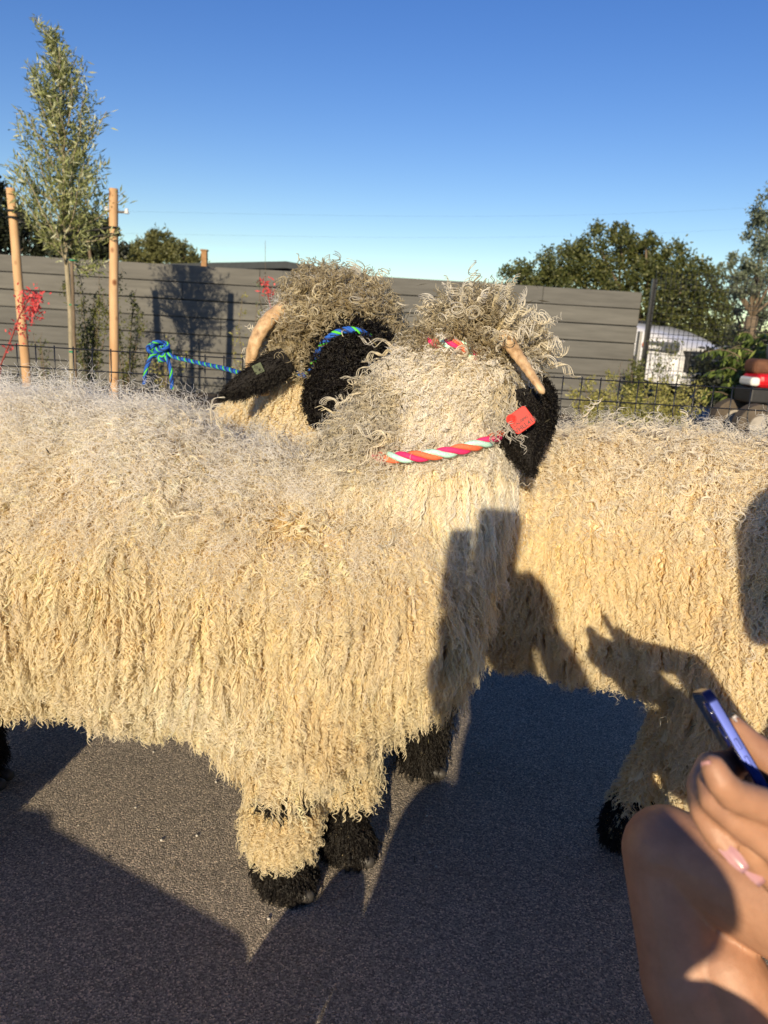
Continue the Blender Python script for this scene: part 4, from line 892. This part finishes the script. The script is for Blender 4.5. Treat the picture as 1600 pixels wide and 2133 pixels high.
twisted('knot', loop(K + np.array([-.012, -.02, .004]), .030, .022, .025, 1.2), .0036, .0030, BM, .06, obj_parent=lr)
twisted('knot', loop(K + np.array([.004, -.024, .012]), .036, .018, .02, 3.0), .0036, .0030, BM, .06, obj_parent=lr)
twisted('knot', loop(K + np.array([.0, -.004, -.012]), .024, .034, .02, 4.4), .0036, .0030, BM, .06, obj_parent=lr)
twisted('rope_end', [K, pt(315, 742, 2.55), pt(305, 765, 2.55), pt(300, 800, 2.56)], .0036, .0030, BM, .06, obj_parent=lr)
twisted('rope_end', [K, pt(350, 750, 2.55), pt(357, 775, 2.55), pt(358, 810, 2.56)], .0036, .0030, BM, .06, obj_parent=lr)

# ---- sheep C right
RC = thing('blacknose_sheep', 'cream sheep on the right seen from the side with its head out of the picture', 'sheep', (.55, 1.48, 0), 'blacknose sheep')
mb = MB()
def cc(x): return 1.67 - (x - .1) * .36
for x, rz in [(.12, .20), (.28, .215), (.44, .22), (.60, .225), (.76, .23), (.92, .22), (1.06, .19)]: mb.ell((x, cc(x), .565 + .02 * x), (.20, .20, rz + .02))
mb.limb((1.06, 1.34, .62), .16, (1.25, 1.30, .88), .11); mb.ell((1.32, 1.28, .92), (.13, .09, .09)); mb.limb((1.35, 1.27, .90), .07, (1.48, 1.24, .84), .045)
kn = pt(1465, 1560, 1.30); ft = np.array([kn[0] + .0, 1.27, .04]); mb.limb((.69, 1.32, .50), .105, kn + np.array([.02, 0, .06]), .062); mb.limb(kn + np.array([.02, 0, .06]), .055, ft + np.array([0, 0, .12]), .036); mb.limb(ft + np.array([0, 0, .12]), .034, ft, .036)
mb.limb((.78, 1.52, .48), .09, (.62, 1.44, .24), .042); mb.limb((.62, 1.44, .24), .036, (.515, 1.37, .045), .036)
mb.limb((.16, 1.58, .50), .11, (.13, 1.60, .28), .055); mb.limb((.13, 1.60, .28), .042, (.12, 1.60, .04), .036)
mb.limb((.14, 1.80, .50), .10, (.05, 1.80, .05), .036)
meC = vox(mb, .012, 8); link('body', meC.copy(), RC, ['wool_skin'])
selC = lambda P, N: ((P[:, 2] > .26) & ((P[:, 0] > .2) | (P[:, 2] > .34))).astype(float)
tC = lambda P, N: lerp(sheep_tint(P, N), CREAM * np.array([1.05, 1, .95]), .35 + 0 * P[:, 0])
LC = [fleece('f', meC, RC, 26000, selC, lambda P, N: face_away(P, N) * np.where(P[:, 0] > 1.05, .4, 1.), tC,
    L=lambda P, N: (.070 - .015 * topf(N)) * rng.uniform(.7, 1.15, len(P)), flow=flow_body, lift=lambda P, N: .95 + .4 * topf(N) + rng.uniform(-.2, .5, len(P)), droop=.6,
    amp=lambda P, N: .0034 * rng.uniform(.6, 1.5, len(P)), lam=lambda P, N: .027 * rng.uniform(.75, 1.3, len(P)), npts=20, kids=4, spread=.0018, rad=.0009, clump=8)]
LC.append(fleece('f', meC, RC, 12000, selC, lambda P, N: np.where(N[:, 2] > .3, 3., .5), lambda P, N: lerp(tC(P, N), np.array([.9, .88, .84]), .6 + 0 * P[:, 0]), L=lambda P, N: .085 * rng.uniform(.5, 1.2, len(P)), flow=flow_body, lift=lambda P, N: 1.3 + rng.uniform(0, 1.2, len(P)),
    droop=.2, amp=.007, lam=.034, npts=16, kids=1, spread=.002, rad=.00032, stray=.35))
LC.append(fleece('f', meC, RC, 900, lambda P, N: selC(P, N) * (N[:, 2] > .45), None, lambda P, N: lerp(PALE, CREAM, .2 + 0 * P[:, 0]), L=lambda P, N: .10 * rng.uniform(.5, 1.2, len(P)), flow=flow_body, lift=1.3,
    droop=.3, amp=.006, lam=.036, npts=24, kids=4, spread=.002, rad=.0008, stray=.3))
LC.append(puff(meC, (.56, 1.40), .10, .24, 500, .035, .09)); LC.append(puff(meC, (kn[0], 1.30), .14, .30, 1100, .042, .09))
for s, r, t_ in LC: hair('fleece', s, r, t_, RC, 'wool')
blackfur(meC, RC, lambda P, N: ((P[:, 2] < .11)).astype(float), 4000, .026); blackfur(meC, RC, lambda P, N: ((P[:, 2] < .34) & (P[:, 0] < .25)).astype(float), 6000, .05)
blackfur(meC, RC, lambda P, N: ((P[:, 0] > 1.36)).astype(float), 1500, .03)
hooves(RC, [(ft[0], 1.27), (.515, 1.37), (.12, 1.60), (.05, 1.80)])
horn('horn', [(1.30, 1.22, 1.0), (1.26, 1.14, 1.0), (1.22, 1.12, .93), (1.26, 1.10, .88)], .02, .007, RC); ear('ear', (1.31, 1.19, .93), (1.25, 1.09, .86), .07, .008, RC, (0, -1, .2), 800)
PC_, NC_ = roots(meC, 1500, lambda c, n: (n[:, 1] < -.1).astype(float) + 1e-9); hay('hay_bits', PC_ + NC_ * .045, RC, 50, .014)

# ------------------------------------------------------------------ people
def head(mb, c, face, R=.098):
    c = np.array(c, float); f = unit(np.array(face, float)); u = np.array([0, 0, 1.0]); u = unit(u - f * (u @ f)); s = np.cross(f, u)
    Rm = np.stack([f, s, u], 1)
    mb.ell(c, (R * .98, R * .80, R * 1.05), Rm=Rm); mb.ell(c + f * .035 - u * .055, (.055, .052, .06), Rm=Rm)
    mb.limb(c + f * .092 + u * .005, .009, c + f * .112 - u * .028, .014, 10)
    for q in (-1, 1): mb.ell(c + s * q * .080 - u * .01, (.018, .009, .030), Rm=Rm); mb.ell(c + f * .085 + s * q * .033 + u * .018, (.014, .02, .008), Rm=Rm)
    mb.ell(c + f * .098 - u * .052, (.010, .024, .008), Rm=Rm); return f, u, s
def person(label, loc, build, cloth, hairdo, eyes):
    t = thing('person', label, 'person', loc); mb = MB(); build(mb); me = vox(mb, .0034, 3); body = link('body', me, t, ['skin'])
    for nm, m, fn in cloth: q = MB(); fn(q); link(nm, vox(q, .009, 6), t, [m])
    q = MB(); hairdo(q); link('hair', vox(q, .008, 5), t, ['brown_hair'])
    for e in eyes: MB().ell(e, (.011, .011, .011), n=12).obj('eye', 'eye', t)
    return t, body

# girl with the phone, right
gh = np.array([.53, .30, .96]); gf = unit(np.array([-.45, .5, -.6]))
F1 = [pt(1700, 1730, .50), pt(1600, 1680, .485), pt(1525, 1655, .478), pt(1500, 1628, .474), pt(1486, 1598, .478)]
F2 = [pt(1700, 1850, .50), pt(1610, 1765, .490), pt(1530, 1705, .490), pt(1484, 1668, .502), pt(1474, 1625, .518)]
F3 = [pt(1700, 1940, .52), pt(1640, 1860, .515), pt(1575, 1790, .512), pt(1520, 1730, .515)]
F4 = [pt(1475, 1590, .570), pt(1455, 1635, .545), pt(1463, 1690, .512), pt(1492, 1745, .500), pt(1522, 1778, .492)]
F5 = [pt(1500, 1610, .575), pt(1490, 1680, .545), pt(1520, 1760, .53), pt(1558, 1806, .515)]
TH = [pt(1680, 1620, .56), pt(1610, 1590, .575), pt(1560, 1548, .59), pt(1530, 1512, .60)]
def girl(mb):
    def chain(P, R):
        for k in range(len(P) - 1): mb.limb(P[k], R[k], P[k + 1], R[k + 1], 16)
    head(mb, gh, gf); mb.limb((.60, .28, .80), .048, gh + np.array([0, -.01, -.06]), .048)
    chain([np.array(q) for q in [(.80, .42, .36), (.74, .38, .50), (.66, .33, .64), (.64, .30, .74)]], [.13, .115, .12, .105])
    mb.limb((.56, .24, .76), .05, (.76, .38, .76), .05)
    # near leg: thigh to knee, calf to foot
    mb.limb((.83, .48, .34), .110, (.56, .66, .395), .080); mb.limb((.56, .66, .405), .076, (.375, .80, .410), .050); mb.ell((.362, .805, .408), (.052, .052, .054))
    mb.limb((.360, .80, .395), .048, (.388, .745, .285), .056); mb.limb((.388, .745, .285), .058, (.420, .70, .20), .055); mb.limb((.415, .735, .315), .045, (.475, .68, .20), .062); mb.limb((.475, .68, .20), .060, (.46, .665, .07), .034); mb.limb((.425, .70, .20), .055, (.455, .665, .07), .034)
    mb.limb((.455, .66, .05), .036, (.38, .72, .03), .028); mb.limb((.38, .72, .03), .030, (.33, .76, .022), .018)
    # far leg
    mb.limb((.93, .58, .34), .095, (.80, .92, .42), .06); mb.limb((.80, .92, .42), .056, (.86, .80, .07), .036); mb.limb((.86, .80, .045), .036, (.80, .92, .025), .026)
    # arms and palms
    mb.limb((.56, .23, .74), .042, (.53, .36, .43), .036); mb.limb((.53, .36, .43), .036, (.40, .45, .60), .026)
    mb.limb((.72, .36, .74), .042, (.62, .60, .38), .036); mb.limb((.62, .60, .38), .034, (.44, .60, .63), .026)
    mb.limb((.39, .44, .60), .026, F1[0] + np.array([.01, -.005, -.02]), .028); mb.limb((.44, .60, .63), .026, TH[0] + np.array([0, 0, -.01]), .026)
    chain(F1, [.0135, .0125, .0118, .0105, .0090]); chain(F2, [.0135, .0118, .0110, .0100, .0088]); chain(F3, [.0130, .0115, .0105, .0085])
    chain(F4, [.0095, .0098, .0098, .0090, .0072]); chain(F5, [.0095, .0095, .0092, .0072]); chain(TH, [.0175, .0145, .0125, .0090])
    q0 = pt(1530, 1590, .62); mb.limb(F4[0], .0095, q0, .012); mb.limb(F5[0], .0095, q0, .012); mb.limb(q0, .012, TH[0], .016); mb.limb(F1[0], .014, F2[0], .014); mb.limb(F2[0], .014, F3[0], .013); mb.limb(F3[0], .013, (.39, .44, .60), .024)
def g_top(q):
    for a, ra, b, rb in [((.79, .42, .40), .135, (.66, .33, .66), .128), ((.66, .33, .66), .125, (.64, .30, .74), .112), ((.56, .24, .765), .062, (.76, .38, .765), .062), ((.56, .23, .74), .056, (.565, .25, .67), .05), ((.72, .36, .74), .056, (.70, .43, .68), .05)]: q.limb(a, ra, b, rb)
def g_short(q): q.limb((.80, .42, .36), .14, (.84, .48, .34), .12); q.limb((.83, .48, .34), .108, (.70, .56, .36), .096); q.limb((.93, .58, .34), .108, (.88, .70, .37), .092)
def g_hair(q):
    q.ell(gh + np.array([.02, -.02, .02]), (.105, .10, .11)); q.limb(gh + np.array([.06, -.05, -.02]), .07, gh + np.array([.08, -.06, -.16]), .055); q.limb(gh + np.array([-.045, .02, .0]), .055, gh + np.array([-.05, .0, -.16]), .03); q.limb(gh + np.array([0, -.04, .03]), .085, gh + np.array([0, -.06, .08]), .06)
me_s = unit(np.cross(gf, np.array([0, 0, 1.0])))
ge = [gh + gf * .082 + me_s * s_ * .033 + np.array([0, 0, .02]) for s_ in (-1, 1)]
PG, gb = person('person crouching with one bare knee raised, holding a blue phone in both hands', (.8, .45, 0), girl, [('top', 'cotton', g_top), ('shorts', 'denim', g_short)], g_hair, ge)
def nail(tip, prev, up_dir, L=.012, W=.0095, m='nail', ext=.0, off=.0055):
    tip, prev = np.array(tip), np.array(prev); a = unit(tip - prev); n_ = np.array(up_dir, float); n_ = unit(n_ - a * (n_ @ a)); s_ = np.cross(a, n_)
    V = []; K, J = 8, 7
    for i in range(K):
        u = i / (K - 1); ww = W * (1 - .35 * max(0, u - .6) ** 1.2 * 2.2) * (.88 + .12 * math.sin(3.1 * u))
        for j in range(J): th = (j / (J - 1) - .5) * 1.9; V.append(tip + a * (-L * .62 + (L + ext) * u) + s_ * ww * .5 * math.sin(th) / math.sin(.95) + n_ * (off + .0030 * math.cos(th) - .0012 * u * u))
    b = len(V); V += [v - n_ * .0008 for v in V]
    F = [(i * J + j, i * J + j + 1, (i + 1) * J + j + 1, (i + 1) * J + j) for i in range(K - 1) for j in range(J - 1)]
    F += [tuple(b + q for q in reversed(f)) for f in F]
    edge = [j for j in range(J)] + [i * J + J - 1 for i in range(1, K)] + [(K - 1) * J + j for j in range(J - 2, -1, -1)] + [i * J for i in range(K - 2, 0, -1)]
    F += [(edge[i], edge[(i + 1) % len(edge)], b + edge[(i + 1) % len(edge)], b + edge[i]) for i in range(len(edge))]
    MB().add(V, F).obj('fingernail', m, PG)
toc = lambda p: unit(CAMP - np.array(p))
nail(F1[4], F1[3], toc(F1[4]) + np.array([-.9, 0, -.3]), .012, .0105, 'nail', .002, .0045)
nail(F4[4], F4[3], toc(F4[4]), .015, .0105, 'nail', .008, .0042)
nail(F5[3], F5[2], toc(F5[3]), .014, .0100, 'nail', .010, .0042)
nail(TH[3], TH[2], np.array([.3, -.3, .9]), .012, .0105, 'nail_tip', .002, .005)

def phone(label, c, Yax, Xn, sz=(.0716, .1476, .0080), blue=True):
    """c centre, Yax long axis, Xn normal of the back"""
    Yax = unit(Yax); Xn = unit(Xn - Yax * (Xn @ Yax)); S = np.cross(Yax, Xn); R = np.stack([S, Yax, Xn], 1)
    t = thing('phone', label, 'phone', tuple(c)); w_, h_, d_ = sz
    def bx(name, o_, s_, m, par=t, rad=0, bev=.0008):
        ob = MB().box(c + R @ np.array(o_), s_, R).obj(name, m, par, False)
        if rad:
            me = ob.data; bm = bmesh.new(); bm.from_mesh(me); ed = [e for e in bm.edges if abs((e.verts[0].co - e.verts[1].co).normalized().dot(Vector(Xn))) > .9]
            bmesh.ops.bevel(bm, geom=ed, offset=rad, segments=8, affect='EDGES', profile=.5); bm.to_mesh(me); bm.free(); smooth(me)
        if bev:
            b = ob.modifiers.new('bevel', 'BEVEL'); b.width = bev; b.segments = 3; b.limit_method = 'ANGLE'; b.angle_limit = math.radians(40)
            ob.modifiers.new('wn', 'WEIGHTED_NORMAL')
        return ob
    f = bx('frame', (0, 0, 0), (w_, h_, d_), 'phone_blue' if blue else 'black_plastic', t, .011)
    bx('back_glass', (0, 0, d_ / 2 + .0002), (w_ - .003, h_ - .003, .0006), 'phone_back' if blue else 'black_plastic', t, .0100, .0002)
    bx('screen', (0, 0, -d_ / 2 - .0002), (w_ - .003, h_ - .003, .0006), 'screen', t, .0100, .0002)
    return t, R, bx
pc0, pc1 = pt(1455, 1432, .60), pt(1612, 1700, .545); ya = unit(pc0 - pc1)
view = unit((pc0 + pc1) / 2 - CAMP); sw_ = unit(np.cross(ya, view))
backn = unit(-sw_ * 1.0 + view * .13)    # back faces left, edge towards the camera
if (backn @ (pt(0, 1500, .6) - pt(1500, 1500, .6))) < 0: backn = -backn
ctr = pc0 - ya * .0738 - view * -.0358 
PH_, PR, pbx = phone('blue phone seen edge-on with side buttons, held by the crouching person', ctr, ya, backn)
wE = -1 if (PR[:, 0] @ (-view)) < 0 else 1      # camera side edge
for yy, ln in [(.026, .009), (.008, .015), (-.014, .015)]: pbx('button', (wE * .0360, yy, 0), (.0012, ln, .0030), 'phone_blue', PH_, 0, .0005)
for yy in (.056, .034):
    b = np.array(ctr) + PR @ np.array((wE * .020, yy, .0045)); n_ = PR[:, 2]
    r_ = MB().tube([b - n_ * .001, b + n_ * .0016, b + n_ * .0020], [.0095, .0095, .0088], 28).obj('camera_ring', 'phone_back', PH_); MB().tube([b + n_ * .0015, b + n_ * .0023], [.0068, .0066], 24).obj('lens', 'lens', r_)

# photographer, whose shadow falls on the sheep
ph = np.array([-.062, -.34, .955])
def photog(mb):
    head(mb, ph, (.05, 1, -.05), .092); mb.limb((-.01, -.38, .74), .05, ph + np.array([0, -.01, -.06]), .05)
    for a, ra, b, rb in [((.01, -.42, .38), .13, (-.02, -.40, .58), .12), ((-.02, -.40, .58), .115, (0, -.38, .69), .10), ((-.08, -.38, .70), .05, (.15, -.38, .70), .05),
        ((-.11, -.38, .69), .044, (-.085, -.22, .62), .036), ((-.085, -.22, .62), .034, (-.095, -.05, .88), .024), ((.15, -.38, .72), .046, (.13, -.21, .72), .038), ((.13, -.21, .72), .036, (.05, -.05, .88), .024),
        ((-.02, -.42, .36), .10, (-.115, -.02, .365), .07), ((-.115, -.02, .365), .062, (-.175, .10, .06), .042), ((.16, -.42, .36), .10, (.25, -.05, .44), .065), ((.25, -.05, .44), .06, (.28, .0, .06), .04),
        ((.28, -.02, .04), .04, (.30, .12, .03), .03), ((-.175, .08, .04), .04, (-.175, .20, .03), .03)]: mb.limb(a, ra, b, rb)
    for k in range(4): mb.limb((-.100, -.040, .895 + .024 * k), .011, (-.080, -.022, .955 + .024 * k), .009, 12); mb.limb((.048, -.035, .885 + .018 * k), .009, (.022, -.024, .905 + .018 * k), .008, 12)
    mb.limb((-.100, -.040, .92), .017, (-.098, -.03, 1.02), .015, 12); mb.limb((-.09, -.045, .90), .013, (-.05, -.036, .955), .009, 12); mb.limb((.045, -.045, .90), .013, (.0, -.036, .94), .009, 12)
def p_top(q):
    q.limb((.075, -.38, .44), .08, (.08, -.38, .64), .085)  # added jacket bulk, shaped to close a gap in the cast shadow
    for a, ra, b, rb in [((.01, -.42, .38), .145, (-.02, -.40, .58), .14), ((-.02, -.40, .58), .135, (0, -.38, .69), .115), ((-.08, -.38, .70), .062, (.15, -.38, .70), .062),
        ((-.11, -.38, .69), .056, (-.085, -.22, .62), .048), ((-.085, -.22, .62), .045, (-.105, -.10, .82), .036), ((.15, -.38, .72), .058, (.13, -.21, .72), .05), ((.13, -.21, .72), .046, (.08, -.09, .82), .036)]: q.limb(a, ra, b, rb)
def p_leg(q):
    for a, ra, b, rb in [((.01, -.42, .38), .15, (.05, -.42, .34), .15), ((-.02, -.42, .36), .115, (-.115, -.02, .365), .085), ((-.115, -.02, .365), .078, (-.165, .10, .09), .068), ((.16, -.42, .36), .115, (.25, -.05, .44), .095), ((.25, -.05, .44), .092, (.28, .0, .10), .080)]: q.limb(a, ra, b, rb)
pe = [ph + np.array([s_ * .032, .080, .018]) for s_ in (-1, 1)]
person('person crouching and holding up a dark phone, whose shadow falls on the sheep', (0, -.4, 0), photog, [('jacket', 'dark_cotton', p_top), ('trousers', 'denim', p_leg)], lambda q: (q.ell(ph + np.array([0, -.02, .012]), (.088, .092, .085)),), pe)
phone('dark phone held up by the kneeling photographer', CAMP + np.array([-.034, -.018, .000]), np.array([.0, -.2, 1.0]), np.array([0, 1.0, .2]), blue=False)

# unseen visitor added at the left, legs stretched out to shade the pavement
vh = np.array([-1.42, .42, .80])
def shade_sitter(mb):
    head(mb, vh, (.6, .8, 0), .092); mb.limb((-1.42, .41, .60), .05, vh + np.array([0, 0, -.06]), .05)
    for a, ra, b, rb in [((-1.38, .40, .14), .13, (-1.40, .40, .36), .12), ((-1.40, .40, .36), .115, (-1.42, .40, .52), .10), ((-1.42, .28, .54), .05, (-1.42, .54, .54), .05), ((-1.42, .26, .52), .042, (-1.30, .26, .30), .036), ((-1.30, .26, .30), .034, (-1.14, .34, .36), .026), ((-1.42, .56, .52), .042, (-1.30, .58, .30), .036), ((-1.30, .58, .30), .034, (-1.12, .50, .36), .026),
        ((-1.38, .36, .14), .10, (-.83, .40, .18), .068), ((-.83, .40, .18), .062, (-.30, .44, .11), .042), ((-1.38, .50, .14), .10, (-.92, .52, .17), .065), ((-.92, .52, .17), .06, (-.22, .53, .09), .042)]: mb.limb(a, ra, b, rb)
    for y, x in ((.44, -.30), (.53, -.225)): mb.limb((x, y, .06), .036, (x + .06, y, .165), .032)
    for hx, hy in ((-1.14, .34), (-1.12, .50)):
        for k in range(4): mb.limb((hx + .03, hy - .02 + .014 * k, .35), .009, (hx + .09 - .006 * abs(k - 1), hy - .03 + .02 * k, .315), .007, 10)
        mb.limb((hx + .02, hy - .02, .35), .01, (hx + .05, hy - .05, .33), .008, 10)
def s_top(q):
    for a, ra, b, rb in [((-1.38, .40, .18), .145, (-1.40, .40, .36), .135), ((-1.40, .40, .36), .13, (-1.42, .40, .52), .115), ((-1.42, .28, .54), .062, (-1.42, .54, .54), .062), ((-1.42, .26, .52), .054, (-1.34, .26, .37), .048), ((-1.42, .56, .52), .054, (-1.34, .57, .37), .048)]: q.limb(a, ra, b, rb)
def s_leg(q):
    for a, ra, b, rb in [((-1.38, .42, .14), .14, (-1.30, .42, .14), .13), ((-1.38, .36, .16), .125, (-.83, .40, .185), .088), ((-.83, .40, .185), .084, (-.70, .41, .165), .062), ((-.70, .41, .165), .062, (-.36, .44, .122), .054), ((-1.38, .50, .14), .115, (-.92, .52, .17), .08), ((-.92, .52, .17), .078, (-.30, .53, .105), .05)]: q.limb(a, ra, b, rb)
def s_shoe(q):
    for y, x in ((.44, -.29), (.53, -.215)): q.limb((x, y, .05), .052, (x + .065, y, .165), .045)
person('unseen person in jeans, added left of the photographer, legs stretched out to shade the pavement', (-1.35, .42, 0), shade_sitter, [('shirt', 'cotton', s_top), ('jeans', 'denim', s_leg), ('shoes', 'dark_cotton', s_shoe)], lambda q: q.ell(vh + np.array([-.02, -.02, .014]), (.092, .092, .088)), [vh + unit(np.array([.6, .8, 0])) * .080 + s_ * np.array([.8, -.6, 0]) * .032 + np.array([0, 0, .018]) for s_ in (-1, 1)])

# litter on the pavement
P_ = np.stack([rng.uniform(-.7, .55, 46), rng.uniform(.95, 1.9, 46), np.full(46, .003)], 1)
o = quads('straw_litter', leaf_quads(P_, np.concatenate([rng.normal(0, 1, (46, 2)), np.full((46, 1), .06)], 1), .014, .0022), ['straw']); tag(o, 'scattered bits of straw on the dark pavement around the hooves', 'straw'); o['kind'] = 'stuff'
# small pale pebbles on the pavement
mb = MB()
for k in range(70):
    x, y = rng.uniform(-.8, .8), rng.uniform(.8, 2.3); r = rng.uniform(.0015, .0035); mb.ell((x, y, r * .6), (r, r * rng.uniform(.7, 1), r * .7), rng.uniform(0, 3), n=8)
o = mb.obj('grit', 'stone'); tag(o, 'scattered pale grit on the dark pavement', 'grit'); o['kind'] = 'stuff'
